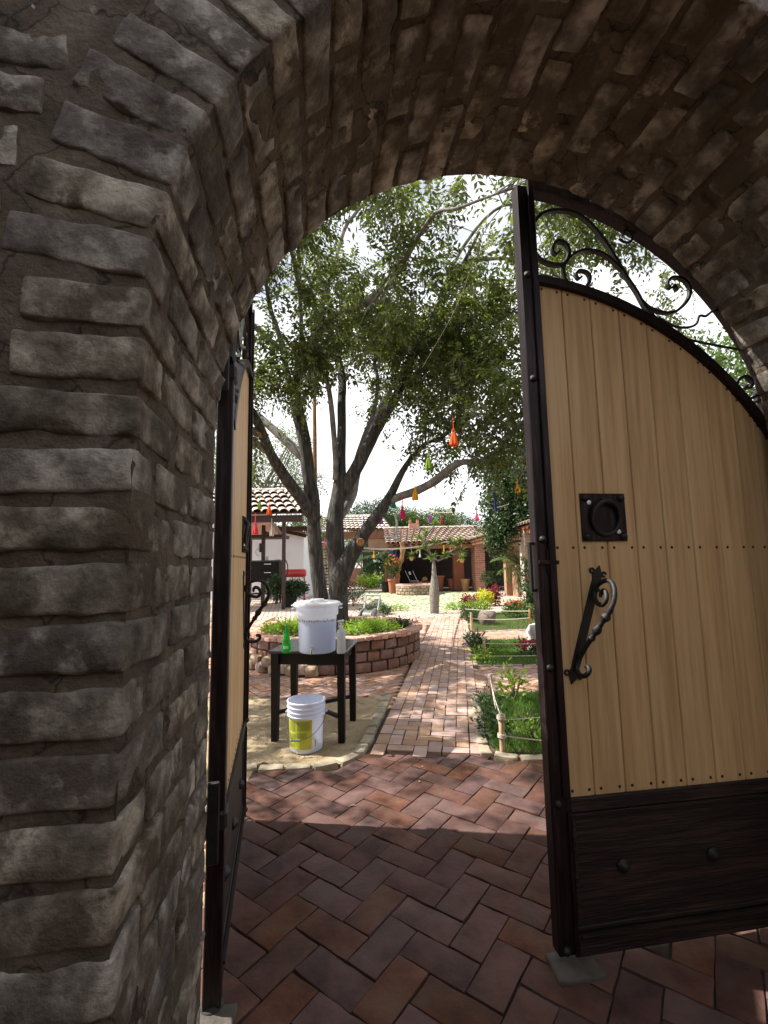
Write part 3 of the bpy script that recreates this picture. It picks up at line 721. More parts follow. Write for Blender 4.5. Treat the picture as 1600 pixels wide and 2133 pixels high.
# kerb stones
V_k = Variants('kerb_stone', [rough_block(.19, .095, .075, (5, 3, 2), .014, .007, 120+s_, 9) for s_ in range(6)], MAT['kerb'])
def kerb_line(pts, name, step=.2, z=-.016, wd=1.0):
    parent = tag(MB().tube([Vector((p[0], p[1], -.07)) for p in pts], .05, 6).build(name, MAT['kerb']), kind='structure')
    P = [Vector((p[0], p[1], 0)) for p in pts]; pl = []; acc = 0; i = 0; d = 0
    L_ = [0]
    for a, b in zip(P, P[1:]): L_.append(L_[-1]+(b-a).length)
    s_ = step/2
    while s_ < L_[-1]:
        k = max(j for j in range(len(L_)) if L_[j] <= s_); k = min(k, len(P)-2); t = (s_-L_[k])/(L_[k+1]-L_[k]+1e-9); p = P[k].lerp(P[k+1], t); dr = P[k+1]-P[k]
        pl.append((Matrix.Translation((p.x, p.y, z+RND.uniform(-.005, .005))) @ Matrix.Rotation(atan2(dr.y, dr.x)+RND.uniform(-.06, .06), 4, 'Z') @ Matrix.Rotation(RND.uniform(-.03, .03), 4, 'X') @ Matrix.Diagonal((step/.2*RND.uniform(.9, 1.02), wd, 1, 1)), RND.randrange(6), .2)); s_ += step
    pieces('kerb_stone', pl, V_k, parent, 250)
kerb_line([(p.x, p.y) for p in kerbL]+[(pth_(-.05, 1.5).x, pth_(-.05, 1.5).y)], 'left_kerb')
kerb_line([(p.x, p.y) for p in kerbR], 'right_kerb')
kerb_line([bed2[-1], bed2[0], bed2[1], bed2[2]], 'bed_kerb', .22, -.03, .7)
kerb_line([bed3[-1], bed3[0], bed3[1], bed3[2], bed3[3]], 'bed_kerb', .25, -.03, .7)
kerb_line([bed1[-1], (bed1[-1][0]+.3, 5.48), (4.6, 5.6)], 'bed_kerb', .25, -.03, .6)

# ================================================================ leaves
def leafmat(name, c, tr=.45, rand=.35, hue=.02, rough=.5):
    return mat(name, [c], 3, rough, 0, rand=rand, hue=hue, trans=(1.5, 1.55, .65, tr), spec=.4)
MAT['leaf_big'] = leafmat('walnut_leaf', (.088, .112, .032), .40, .55)
MAT['leaf_dark'] = leafmat('dark_leaf', (.035, .07, .022), .25, .45)
MAT['leaf_mid'] = leafmat('mid_leaf', (.07, .12, .03), .4, .35)
MAT['leaf_grey'] = leafmat('grey_green_leaf', (.13, .16, .09), .35)
MAT['leaf_lime'] = leafmat('lime_leaf', (.22, .34, .04), .4, .25)
MAT['leaf_yellow'] = leafmat('yellow_leaf', (.55, .55, .04), .35, .2)
MAT['leaf_red'] = leafmat('burgundy_leaf', (.22, .03, .05), .3, .3)
MAT['petal_orange'] = leafmat('orange_petal', (.75, .13, .02), .3, .2, .01)
MAT['petal_red'] = leafmat('red_petal', (.60, .03, .05), .3, .2, .01)
MAT['petal_pink'] = leafmat('pink_petal', (.60, .05, .16), .3, .2, .01)
MAT['grass'] = leafmat('grass_blade', (.10, .20, .03), .4, .35)
MAT['bark'] = mat('grey_bark', [(.018, .016, .015), (.060, .055, .050), (.15, .14, .125)], 6, .95, 1.0, 9, rand=0, stretch=(3.2, 3.2, .45), bdist=.07)
MAT['limb'] = mat('sunlit_limb_bark', [(.07, .066, .062), (.17, .162, .15), (.30, .29, .27)], 7, .9, .7, 22, rand=0, stretch=(1.5, 1.5, .8), bdist=.012)  # lighter than the trunk bark, sunlight on the upper limbs put into the colour
MAT['twig'] = mat('twig', [(.06, .05, .04), (.12, .10, .08)], 10, .9, 0, rand=0)
MAT['stake'] = mat('cut_stake', [(.30, .20, .11), (.46, .33, .20), (.55, .42, .28)], 12, .8, .4, rand=0, stretch=(3, 3, .6))
MAT['rope'] = mat('rope', [(.5, .45, .36), (.68, .63, .54)], 60, .95, .6, 200, rand=0)
MAT['log'] = mat('gnarled_log', [(.10, .05, .025), (.30, .15, .07), (.42, .25, .13)], 6, .9, .9, 20, rand=0, stretch=(2, 2, .5), bdist=.02)

def rot_rows(D):                                    # frames for many directions
    D = D/np.linalg.norm(D, axis=1, keepdims=True); up = np.where(np.abs(D[:, 2:3]) < .95, np.array([[0, 0, 1.]]), np.array([[1., 0, 0]]))
    S = np.cross(D, up); S /= np.linalg.norm(S, axis=1, keepdims=True); N = np.cross(S, D); return D, S, N
def leaf_quads(B, D, Nn, ln, wd, rng):
    """rhombus leaves from base B along D with normal Nn"""
    S = np.cross(D, Nn); S /= (np.linalg.norm(S, axis=1, keepdims=True)+1e-9)
    ln = ln[:, None]; wd = wd[:, None]
    m = B+D*ln*.45; V = np.stack([B, m+S*wd*.5+Nn*wd*.10, B+D*ln-Nn*ln*.12, m-S*wd*.5+Nn*wd*.10], 1)
    return V.reshape(-1, 3)
def quads(n): return np.arange(n*4).reshape(n, 4)
def compound(P, D, length, pairs, rng, lw=.32, ll=None):
    """pinnate leaves: P bases, D directions, each with `pairs` pairs of leaflets; also returns V"""
    n = len(P); D, S, N = rot_rows(D); out = []
    roll = rng.uniform(-.6, .6, n)[:, None]; S2 = S*np.cos(roll)+N*np.sin(roll); N2 = np.cross(S2, D)
    for k in range(pairs+1):
        t = .22+.78*k/pairs; base = P+D*(length*t)[:, None]; base = base-np.array([[0, 0, 1.]])*(length*t*t*.28)[:, None]
        l_ = length*(ll or .34)*(1-.35*abs(t-.5)*2)*rng.uniform(.8, 1.15, n)
        for sg in ((-1, 1) if k < pairs else (0,)):
            d = S2*sg*.85+D*(.55 if sg else 1)-np.array([[0, 0, .35]])+rng.normal(0, .14, (n, 3)); d /= np.linalg.norm(d, axis=1, keepdims=True)
            nn_ = N2+rng.normal(0, .35, (n, 3)); nn_ = nn_-d*(nn_*d).sum(1, keepdims=True); nn_ /= np.linalg.norm(nn_, axis=1, keepdims=True)
            out.append(leaf_quads(base, d, nn_, l_, l_*lw, rng))
    return np.concatenate(out)
def simple(P, size, rng, out_from=None, asp=.45, droop=.3):
    n = len(P); d = rng.normal(0, 1, (n, 3))
    if out_from is not None:
        o = P-out_from; o /= (np.linalg.norm(o, axis=1, keepdims=True)+1e-6); d = d*.7+o
    d[:, 2] -= droop; d /= np.linalg.norm(d, axis=1, keepdims=True)
    nn_ = rng.normal(0, 1, (n, 3))+np.array([[0, 0, 1.]]); nn_ = nn_-d*(nn_*d).sum(1, keepdims=True); nn_ /= np.linalg.norm(nn_, axis=1, keepdims=True)
    l_ = size*rng.uniform(.6, 1.3, n); return leaf_quads(P, d, nn_, l_, l_*asp, rng)
def clumps(blobs, n, rng, clump=.35, per=14, hollow=.5):
    """points in leaf clumps spread through ellipsoids blobs=[(c,(rx,ry,rz),weight)]"""
    w = np.array([b[2] for b in blobs], float); w /= w.sum(); out = []
    m = n//per; ks = rng.choice(len(blobs), m, p=w)
    for i, b in enumerate(blobs):
        c = int((ks == i).sum())
        if not c: continue
        d = rng.normal(0, 1, (c, 3)); d /= np.linalg.norm(d, axis=1, keepdims=True); r = (hollow+(1-hollow)*rng.random(c)**.6)[:, None]*rng.uniform(.75, 1.12, (c, 1))
        cc = np.array(b[0])+d*r*np.array(b[1]); q = np.repeat(cc, per, 0)+rng.normal(0, clump, (c*per, 3))*.5; out.append(q)
    return np.concatenate(out)

# ================================================================ the big tree
rng = np.random.default_rng(3)
def limb_pts(L_):
    out = []
    for px, py, Y, rp in L_:
        p = at(px, py, Y); d = (p-Vector((0, 0, EYE))).dot(cf); out.append((p.x, p.y, p.z, rp*.88/2/FPX*d))
    return out
tree = thing('shade_tree', 'large many stemmed shade tree rising from the round brick planter', 'tree', (PC.x+.1, PC.y, .40))
LIMBS = [
 ('trunk', [(678,1330,8.35,38),(670,1262,8.35,35),(657,1150,8.35,33),(650,1050,8.35,33),(640,960,8.3,32),(630,900,8.25,30),(618,838,8.2,28),(622,777,8.1,25),(634,740,8.0,22)]),
 ('trunk', [(707,1335,7.75,52),(707,1299,7.75,48),(704,1192,7.75,43),(699,1084,7.8,40),(707,1004,7.85,30),(710,950,7.9,23),(713,838,8.1,20),(711,777,8.3,18),(695,716,8.5,15),(687,667,8.7,12),(683,600,8.9,9)]),
 ('limb', [(634,745,8.0,20),(646,716,7.8,19),(679,675,7.4,17),(703,651,7.1,16),(744,643,6.7,16),(785,614,6.3,15),(821,575,5.9,13),(853,525,5.5,11),(906,447,5.0,9),(959,431,4.7,7),(1065,395,4.4,5)]),
 ('limb', [(618,838,8.2,22),(600,780,8.0,17),(588,720,7.7,14),(567,650,7.4,11),(556,590,7.1,8),(540,500,6.7,6)]),
 ('limb', [(640,735,8.0,15),(662,670,8.1,13),(680,600,8.2,11),(695,560,8.3,10),(715,484,8.4,9),(745,440,8.4,8),(790,390,8.5,6),(850,300,8.6,4)]),
 ('limb', [(675,615,8.15,10),(663,569,8.4,9),(638,529,8.7,7),(610,470,9.0,5)]),
 ('limb', [(632,760,7.9,11),(628,683,7.6,10),(625,600,7.3,10),(624,512,7.0,9),(622,420,6.7,7)]),
 ('limb', [(660,1085,8.3,30),(640,1058,8.2,30),(602,1008,7.9,27),(570,955,7.6,24),(545,896,7.3,22),(515,842,7.0,19),(480,780,6.6,15),(440,700,6.2,11)]),
 ('limb', [(700,1050,7.85,34),(722,1010,7.85,33),(752,958,7.8,30),(785,894,7.7,26),(825,825,7.55,22),(845,777,7.5,20),(874,716,7.4,17),(906,643,7.2,14),(943,578,7.0,11),(967,545,6.8,9),(1000,480,6.5,6)]),
 ('limb', [(858,790,7.5,13),(898,748,7.3,11),(939,716,7.1,10),(988,687,6.9,8),(1036,671,6.7,6),(1092,630,6.5,4)]),
 ('limb', [(850,800,7.55,11),(880,768,7.7,10),(906,760,7.8,9),(947,752,8.0,8),(988,773,8.2,7),(1069,752,8.6,5),(1120,740,8.9,3)]),
 ('limb', [(872,722,7.4,10),(900,700,7.6,9),(939,651,8.0,8),(988,626,8.4,6),(1077,602,8.9,4)]),
 ('limb', [(730,1000,7.85,16),(760,905,8.1,12),(780,858,8.2,11),(788,797,8.3,9),(780,756,8.4,8),(790,690,8.5,6),(800,640,8.6,4)]),
 ('limb', [(699,1000,7.8,15),(699,950,7.7,14),(692,880,7.5,13),(682,800,7.3,11),(663,768,7.2,9),(642,748,7.1,6)]),
 ('limb', [(704,1260,7.75,40),(708,1205,7.7,46),(738,1145,7.6,38),(760,1108,7.5,31),(790,1066,7.4,27),(812,1033,7.35,22),(838,985,7.3,15),(857,955,7.25,12),(885,925,7.2,8),(930,905,7.1,6),(968,850,7.0,5)]),
 ('limb', [(806,1046,7.4,18),(835,1034,7.3,20),(862,1025,7.2,20),(903,1004,7.0,20),(940,974,6.8,18),(965,962,6.7,15),(1002,961,6.5,14),(1042,933,6.3,13),(1069,901,6.1,12),(1105,866,5.9,10),(1160,800,5.6,7)]),
 ('limb', [(700,1085,7.9,26),(730,1040,8.2,24),(742,985,8.6,20),(770,900,9.1,16),(820,800,9.7,12),(900,680,10.3,8),(960,560,10.8,5)]),
 ('limb', [(1140,560,7.4,8),(1190,520,7.1,6),(1260,480,6.9,4),(1340,520,6.8,3)]),
 ('limb', [(967,545,6.8,8),(1050,540,7.0,8),(1140,560,7.4,7),(1260,640,7.5,5),(1370,640,7.5,3)]),
 ('limb', [(884,700,7.35,9),(960,520,6.6,8),(1050,430,6.2,7),(1150,450,6.0,5),(1250,430,5.8,3)]),
 ('limb', [(1069,752,8.4,5),(1160,760,8.2,4),(1300,800,7.9,3)]),
]
# limbs outside the picture, to the left and overhead (they shade the yard)
def wl_(pts): return [(x, y, z, r) for x, y, z, r in pts]
EXTRA = [wl_([(-2.2, 6.9, 3.3, .09), (-3.4, 5.7, 4.1, .07), (-4.5, 4.7, 4.7, .05), (-5.6, 3.8, 5.0, .025)]), wl_([(-2.6, 6.5, 3.7, .07), (-3.9, 6.3, 4.3, .05), (-5.2, 6.6, 4.6, .03)]),
         wl_([(-2.3, 7.4, 3.2, .10), (-3.2, 6.8, 4.3, .08), (-4.3, 6.0, 5.2, .05), (-5.2, 5.3, 5.9, .025)]),
         wl_([(-1.6, 8.2, 3.4, .10), (-2.6, 8.8, 4.6, .07), (-3.9, 9.4, 5.6, .04), (-5, 10, 6.2, .02)]),
         wl_([(-1.9, 7.4, 5.0, .07), (-2.8, 6.4, 5.9, .05), (-3.7, 5.2, 6.4, .03), (-4.3, 4.0, 6.6, .02)]),
         wl_([(-1.2, 7.0, 6.0, .06), (-1.4, 5.9, 6.8, .05), (-1.6, 4.6, 7.2, .03), (-1.7, 3.4, 7.1, .02)]),
         wl_([(-.4, 8.6, 5.4, .08), (0, 10, 6.8, .06), (.4, 11.4, 7.6, .03)])]
paths = []
for nm, L_ in LIMBS:
    P = smooth_path(limb_pts(L_), 5)
    wob = []
    for i, p in enumerate(P):
        q = p.copy(); n_ = noise.noise_vector(Vector(p[:3])*1.3)*.5; am = .05*min(1, i/6)
        q[:3] += np.array(n_)*am; q[3] *= 1+.10*noise.noise(Vector(p[:3])*4)
        if i < 6 and nm == 'trunk': q[3] *= 1+.25*(1-i/6)**2
        wob.append(q)
    paths.append(wob)
    MB().tube([p[:3] for p in wob], [p[3] for p in wob], 14 if wob[0][3] > .1 else 9).build(nm, MAT['bark'] if wob[0][3] > .10 else MAT['limb'], tree, smooth='all', fix=False)
for L_ in EXTRA:
    q0 = np.array(L_[0][:3]); b_ = min((np.linalg.norm(p[:3]-q0), i, j) for i, P_ in enumerate(paths[:len(LIMBS)]) for j, p in enumerate(P_)); p_ = paths[b_[1]][b_[2]]; L_[0] = (p_[0], p_[1], p_[2], min(L_[0][3], p_[3]*.8))
    P = smooth_path(L_, 5); paths.append(P); MB().tube([p[:3] for p in P], [p[3] for p in P], 8).build('limb', MAT['limb'], tree, smooth='all', fix=False)
# cut branch scars
for (px, py, Y, r) in ((751, 1129, 7.33, .052), (540, 905, 7.05, .028)):
    c = at(px, py, Y); d = (Vector((0, 0, 1.5))-c).normalized(); M_ = d.to_track_quat('Z', 'Y').to_matrix()
    MB().lathe([(r*1.25, -.03), (r*1.2, .0), (r*.9, .012), (r*.8, .004), (r*.3, .0), (.001, .002)], c, 14, M=M_).build('branch_scar', mat('cut_wood', [(.25, .10, .04), (.45, .22, .09)], 30, .8, .4, rand=0), tree, smooth=True)
# twigs and leaves
tw = MB(); LB = []; LD = []
cand = []; wts = []
for pi_, P in enumerate(paths):
    n = len(P)
    for i in range(n):
        f_ = i/(n-1); r = P[i][3]
        if r > .085: continue
        cand.append((pi_, i)); wts.append((.35+f_)*(1.0 if pi_ < len(LIMBS) else 4.5 if pi_ < len(LIMBS)+2 else 2.0))
wts = np.array(wts); wts /= wts.sum()
sel = rng.choice(len(cand), 1700, p=wts)
for s_ in sel:
    if noise.noise(Vector(paths[cand[s_][0]][cand[s_][1]][:3])*.9+Vector((3, 9, 4))) < .0 and cand[s_][0] < len(LIMBS): continue
    P = paths[cand[s_][0]]; i = cand[s_][1]; p = np.array(P[i][:3]); tdir = np.array(P[min(i+1, len(P)-1)][:3])-np.array(P[max(i-1, 0)][:3]); tdir /= np.linalg.norm(tdir)+1e-9
    d = rng.normal(0, 1, 3); d -= tdir*d.dot(tdir)*.5; d /= np.linalg.norm(d); d = d*.9+tdir*.6+np.array([0, 0, .25]); d /= np.linalg.norm(d)
    Lt = rng.uniform(.35, 1.25); nseg = 5; q = p.copy(); pts = [q.copy()]
    for k in range(nseg):
        d = d+rng.normal(0, .22, 3)+np.array([0, 0, -.05]); d /= np.linalg.norm(d); q = q+d*Lt/nseg; pts.append(q.copy())
        m_ = 1+(k > 1)+2*(k > 2)
        for _ in range(m_):
            if rng.random() < .85:
                dd = d*.5+rng.normal(0, .7, 3); dd[2] -= .35; LB.append(q+rng.normal(0, .02, 3)); LD.append(dd)
    pr = proj(pts[2])
    if pr and -100 < pr[0] < 1700 and pr[1] < 1300: tw.tube(pts, [.011, .009, .007, .005, .004, .003], 4, cap=False)
tw.build('twigs', MAT['limb'], tree, fix=False)['kind'] = 'stuff'
LB = np.array(LB); LD = np.array(LD)
# keep the open sky low down between the stems, as the tree leaves it
keep = []
for p in LB:
    q = proj(p); ok = True
    if q and 430 < q[0] < 1110:
        x, y = q[:2]
        if y > 960: ok = rng.random() < .12
        elif y > 860: ok = rng.random() < (.55 if x > 860 or x < 700 else .2)
        elif y > 760 and 720 < x < 830: ok = rng.random() < .35
        if 575 < x < 625 and 500 < y < 640: ok = rng.random() < .25
    if p[2] < 2.3: ok = False
    if p[0] < -2.3 and noise.noise(Vector(p)*1.25+Vector((7, 1, 2))) < .03: ok = False
    keep.append(ok)
LB = LB[keep]; LD = LD[keep]
V = compound(LB, LD, rng.uniform(.28, .48, len(LB)), 5, rng, lw=.42, ll=.30)
np_mesh('crown', V, quads(len(V)//4), MAT['leaf_big'], tree, kind='stuff')

# ================================================================ round planter
MAT['planter_stone'] = mat('planter_block', [(.11, .05, .035), (.19, .095, .065), (.27, .16, .115)], 6, .95, .8, 40, rand=.22, hue=.01, bdist=.008)
MAT['rubble'] = mat('rubble_stone', [(.20, .13, .09), (.33, .24, .17), (.42, .33, .25)], 6, .95, .8, 30, rand=.25, hue=.015, bdist=.01)
MAT['coping'] = mat('coping_brick', [(.34, .14, .10), (.50, .27, .20), (.60, .42, .33)], 5, .9, .5, rand=.18, hue=.01, bdist=.005)
planter = thing('round_planter', 'round raised brick planter with a red coping behind the small table', 'planter', PC)
mb = MB(); prof = [(PR_-.03, -.05), (PR_-.03, .40), (PR_-.18, .40), (PR_-.20, .30), (.001, .36)]
mb.lathe(prof, PC, 64, cap=False); mb.build('core', MAT['adobe_mortar'], planter, smooth=True)
mb = MB(); mb.lathe([(PR_-.17, .36), (PR_*.5, .41), (.001, .43)], PC, 40, cap=False); mb.build('soil', MAT['soil'], planter, smooth='all')
V_pl = Variants('stone', [rough_block(.235, .08, .135, (5, 2, 4), .02, .009, 150+s_, 9) for s_ in range(7)], MAT['planter_stone'])
V_co = Variants('coping_brick', [rough_block(.26, .115, .05, (5, 3, 2), .009, .005, 170+s_, 10) for s_ in range(6)], MAT['coping'])
V_ru = Variants('stone', [rough_block(.24, .14, .17, (5, 3, 4), .05, .02, 190+s_, 8) for s_ in range(6)], MAT['rubble'])
pl = []; rr_ = random.Random(9)
for row in range(3):
    n = 34; a = row*.09
    while a < 2*pi+row*.09-.05:
        w = rr_.uniform(.75, 1.12); da = w*.262/PR_; an = a+da/2; a += da
        c = PC+Vector((cos(an)*(PR_-.02), sin(an)*(PR_-.02), .07+row*.148))
        pl.append((Matrix.Translation(c) @ Matrix.Rotation(an+pi/2, 4, 'Z') @ Matrix.Diagonal((w*1.02, 1, rr_.uniform(.93, 1.04), 1)) @ Matrix.Rotation(rr_.uniform(-.04, .04), 4, 'Y'), rr_.randrange(7), .22))
pieces('stone', pl, V_pl, planter, 200)
pl = []; n = 72
for i in range(n):
    an = 2*pi*i/n; c = PC+Vector((cos(an)*(PR_-.055), sin(an)*(PR_-.055), .468+rr_.uniform(-.006, .006)))
    pl.append((Matrix.Translation(c) @ Matrix.Rotation(an+rr_.uniform(-.04, .04), 4, 'Z') @ Matrix.Rotation(rr_.uniform(-.03, .03), 4, 'Y') @ Matrix.Diagonal((1, 1, 1, 1)), rr_.randrange(6), .18))
pieces('coping_brick', pl, V_co, planter, 100)
pl = []
for i in range(13):
    an = radians(196+i*5.6); row = i % 2
    c = PC+Vector((cos(an)*(PR_+.05), sin(an)*(PR_+.05), .07+.10*row*(.8 if i < 9 else .2)))
    pl.append((Matrix.Translation(c) @ Matrix.Rotation(an+pi/2+rr_.uniform(-.2, .2), 4, 'Z') @ Matrix.Diagonal((.8, 1, .9, 1)), rr_.randrange(6), .2))
pieces('rubble', pl, V_ru, planter, 40)

# ================================================================ plants
def shrub(name, label, cat, c, rad, n, size, m, group=None, stems=6, clump=.10, asp=.45, extra=None, per=10, hollow=.4, stem_mat=None, seed=0):
    rg_ = np.random.default_rng(1000+seed+int(abs(c[0])*97+abs(c[1])*31)); c = Vector(c); base = Vector((c.x, c.y, max(0, c.z-rad[2]*1.15)))
    t = thing(name, label, cat, base, group)
    P = clumps([(tuple(c), rad, 1)], n, rg_, clump=clump, per=per, hollow=hollow); P = P[P[:, 2] > base.z+.01]
    V = simple(P, size, rg_, out_from=np.array(c)-np.array([0, 0, rad[2]*.8]), asp=asp, droop=.0)
    np_mesh('foliage', V, quads(len(V)//4), m, t, kind='stuff')
    if stems:
        mb = MB()
        for i in range(stems):
            e_ = Vector((c.x+rg_.uniform(-.7, .7)*rad[0], c.y+rg_.uniform(-.7, .7)*rad[1], c.z+rg_.uniform(-.2, .7)*rad[2])); mid = base.lerp(e_, .5)+Vector((rg_.uniform(-.1, .1)*rad[0], 0, 0))
            mb.tube([base+Vector((rg_.uniform(-.15, .15)*rad[0], 0, -.02)), mid, e_], [size*.09+.002, size*.07+.002, size*.04+.001], 4, cap=False)
        mb.build('stems', stem_mat or MAT['twig'], t, fix=False)['kind'] = 'stuff'
    if extra:
        m2, n2, s2 = extra
        d = rg_.normal(0, 1, (n2, 3)); d /= np.linalg.norm(d, axis=1, keepdims=True); d[:, 2] = abs(d[:, 2])*.9+.1
        Pc = np.array(c)+d*np.array(rad)*1.05; Pf = np.repeat(Pc, 8, 0)
        V = simple(Pf, s2, rg_, asp=.8, droop=-.4); np_mesh('flowers', V, quads(len(V)//4), m2, t, kind='stuff')
    return t
def P3(px, py, Y): return at(px, py, Y)
sh = [
 ('herb_plant', 'lime green leafy ground plants in the planter left of the water drum', 'plant', (-1.55, 7.15, .55), (.40, .25, .10), 1500, .055, MAT['leaf_lime']),
 ('herb_plant', 'bright green leafy plants in the planter right of the drum', 'plant', (-.25, 7.3, .53), (.42, .35, .10), 1900, .055, MAT['leaf_lime']),
 ('herb_plant', 'dark leafy plants at the right rim inside the planter', 'plant', (.22, 7.7, .50), (.22, .3, .07), 600, .05, MAT['leaf_dark']),
]
for i, s_ in enumerate(sh): shrub(*s_, seed=i, hollow=.1, clump=.08)
fl = shrub('flower', 'dark red flower head at the left inside the planter', 'flower', (-1.93, 7.2, .53), (.06, .06, .04), 60, .03, MAT['petal_red'], stems=2, seed=9)
# grass in the beds
def grass(name, poly, dens, h, seed, lab):
    rg_ = np.random.default_rng(seed); xs = [p[0] for p in poly]; ys = [p[1] for p in poly]
    n = int((max(xs)-min(xs))*(max(ys)-min(ys))*dens); Q = np.stack([rg_.uniform(min(xs), max(xs), n), rg_.uniform(min(ys), max(ys), n)], 1)
    k = np.array([poly_in(q, poly) for q in Q]); Q = Q[k]; n = len(Q)
    B_ = np.concatenate([Q, np.full((n, 1), -.005)], 1); a = rg_.uniform(0, 6.28, n); w = rg_.uniform(.0025, .005, n); hh = h*rg_.uniform(.5, 1.3, n)
    S = np.stack([np.cos(a), np.sin(a), 0*a], 1)*w[:, None]; lean = np.stack([rg_.normal(0, .35, n), rg_.normal(0, .35, n), np.ones(n)], 1)*hh[:, None]
    V = np.stack([B_-S, B_+S, B_+lean], 1).reshape(-1, 3)
    o = np_mesh(name, V, np.arange(n*3).reshape(n, 3), MAT['grass'], kind='stuff'); tag(o, lab, 'grass'); return o
def inset(poly, d):
    cx = sum(p[0] for p in poly)/len(poly); cy = sum(p[1] for p in poly)/len(poly)
    return [(cx+(x-cx)*(1-d), cy+(y-cy)*(1-d)) for x, y in poly]
grass('grass', inset(bed1, .07), 6500, .06, 1, 'green lawn grass in the nearest garden bed')
grass('grass', inset(bed2, .05), 3500, .06, 2, 'green lawn grass in the middle garden bed')
grass('grass', inset(bed3, .08), 1200, .07, 3, 'green lawn grass in the far garden bed')
def bedplants():
    B = [
     ('garden_plant', 'light green leafy plant behind the tallest cut stake', (1.38, 5.15, .20), (.15, .12, .15), 150, .07, 'leaf_lime'),
     ('garden_plant', 'dark low plants along the path edge of the nearest bed', (1.02, 4.75, .08), (.09, .33, .07), 380, .04, 'leaf_dark'),
     ('garden_plant', 'dark low plant at the left corner of the nearest bed', (.93, 4.15, .08), (.09, .25, .08), 340, .05, 'leaf_dark'),
     ('garden_plant', 'pale green young plant to the right of the thick front stake', (1.20, 4.02, .12), (.16, .11, .10), 110, .045, 'leaf_lime'),
     ('garden_plant', 'pale green low plant behind the thick front stake', (1.25, 4.45, .06), (.13, .12, .04), 40, .04, 'leaf_mid'),
     ('garden_plant', 'yellow green plant at the foot of the middle bed stake', (1.46, 7.15, .10), (.17, .12, .09), 260, .055, 'leaf_lime'),
     ('garden_plant', 'dark bush at the left edge of the middle bed', (1.60, 8.3, .11), (.16, .7, .12), 1100, .06, 'leaf_dark'),
     ('garden_plant', 'dark bush at the left edge of the far bed', (2.25, 12.3, .14), (.22, .9, .15), 1300, .07, 'leaf_dark'),
     ('garden_plant', 'green bush between the boulder and the orange flowers', (3.6, 12.6, .22), (.4, .4, .2), 900, .08, 'leaf_mid'),
     ('garden_plant', 'dark leafy shrub behind the orange flowers by the dark wall', (4.55, 13.2, .55), (.6, .6, .55), 2600, .10, 'leaf_dark'),
     ('garden_plant', 'tall dark shrub with twiggy top near the brick pillar', (4.5, 14.3, 1.0), (.45, .45, .75), 1200, .09, 'leaf_dark'),
     ('garden_plant', 'lime green plant in front of the brown boulder', (2.75, 13.6, .2), (.35, .2, .18), 500, .09, 'leaf_lime'),
    ]
    for i, (nm, lb, c, r, n, s, m) in enumerate(B): shrub(nm, lb, 'plant', c, r, n, s, MAT[m], seed=20+i)
bedplants()
shrub('flowering_plant', 'orange flowers in the far bed right of the brown boulder', 'flower', (3.55, 12.6, .30), (.26, .18, .13), 400, .06, MAT['leaf_dark'], extra=(MAT['petal_orange'], 14, .05), seed=40)
shrub('flowering_plant', 'pink red flowers at the foot of the white boulder', 'flower', (2.35, 7.6, .12), (.25, .18, .10), 500, .05, MAT['leaf_dark'], extra=(MAT['petal_pink'], 40, .04), seed=41)
p = gp(1013, 1262); shrub('garden_plant', 'bright yellow leaved plant beside the plaza', 'plant', (p.x-.05, p.y, .26), (.30, .25, .22), 900, .10, MAT['leaf_yellow'], seed=42)
p = gp(1035, 1262); shrub('garden_plant', 'burgundy leaved plant right of the yellow one', 'plant', (p.x, p.y+.2, .34), (.2, .2, .34), 700, .09, MAT['leaf_red'], seed=43)
p = gp(980, 1268); shrub('garden_plant', 'small reddish brown plant at the corner of the plaza', 'plant', (p.x, p.y, .25), (.28, .2, .25), 500, .09, MAT['leaf_red'], seed=44)
p = gp(955, 1270); shrub('garden_plant', 'low lime green plants at the front edge of the plaza', 'plant', (p.x, p.y, .1), (.5, .15, .1), 500, .07, MAT['leaf_lime'], seed=45)
p = gp(1016, 1240); shrub('garden_plant', 'small blue green plant behind the yellow one', 'plant', (p.x, p.y+.2, .75), (.3, .25, .28), 300, .12, MAT['leaf_dark'], seed=46)
p = gp(800, 1278); shrub('garden_plant', 'dark ground plants on the far side of the planter', 'plant', (p.x-.25, p.y-.1, .12), (.5, .45, .12), 1500, .07, MAT['leaf_dark'], seed=47)
p = gp(825, 1272); shrub('garden_plant', 'lime tips of ground plants beside the hose reel', 'plant', (p.x+.1, p.y, .08), (.3, .2, .07), 350, .06, MAT['leaf_lime'], seed=48)
p = gp(735, 1262); shrub('flowering_plant', 'thin red flowering bush left of the hose reel', 'flower', (p.x+.05, p.y, .5), (.5, .4, .45), 900, .07, MAT['leaf_dark'], extra=(MAT['petal_red'], 22, .05), seed=49)
# stakes and ropes
def stake(px, pyb, pyt, w, label, ybase=None, mt='stake'):
    b = gp(px, pyb); d = (b-Vector((0, 0, EYE))).dot(cf); t_ = at(px+(RND.uniform(-1, 1)), pyt, b.y)
    r = w/2/FPX*d; o = MB().lathe([(r, -.08), (r*1.03, (t_.z)*.5), (r*.96, t_.z-.004), (r*.8, t_.z)], (b.x, b.y, 0), 10).build('stake', MAT[mt], None, True, origin=(b.x, b.y, 0))
    tag(o, label, 'stake', 'stakes that carry the rope round the beds'); return Vector((b.x, b.y, t_.z))
def lashing(c, r, n=4):
    mb = MB()
    for k in range(n): mb.tube([c+Vector((cos(a)*(r+.004), sin(a)*(r+.004), k*.008+.003*sin(a*2))) for a in [2*pi*i/12 for i in range(13)]], .0042, 5, cap=False)
    return mb
s1 = stake(1047, 1568, 1486, 11, 'thick pale cut stake at the front corner of the nearest bed')
s2 = stake(1023, 1464, 1404, 7, 'thin stake with a rope knot at the back corner of the nearest bed')
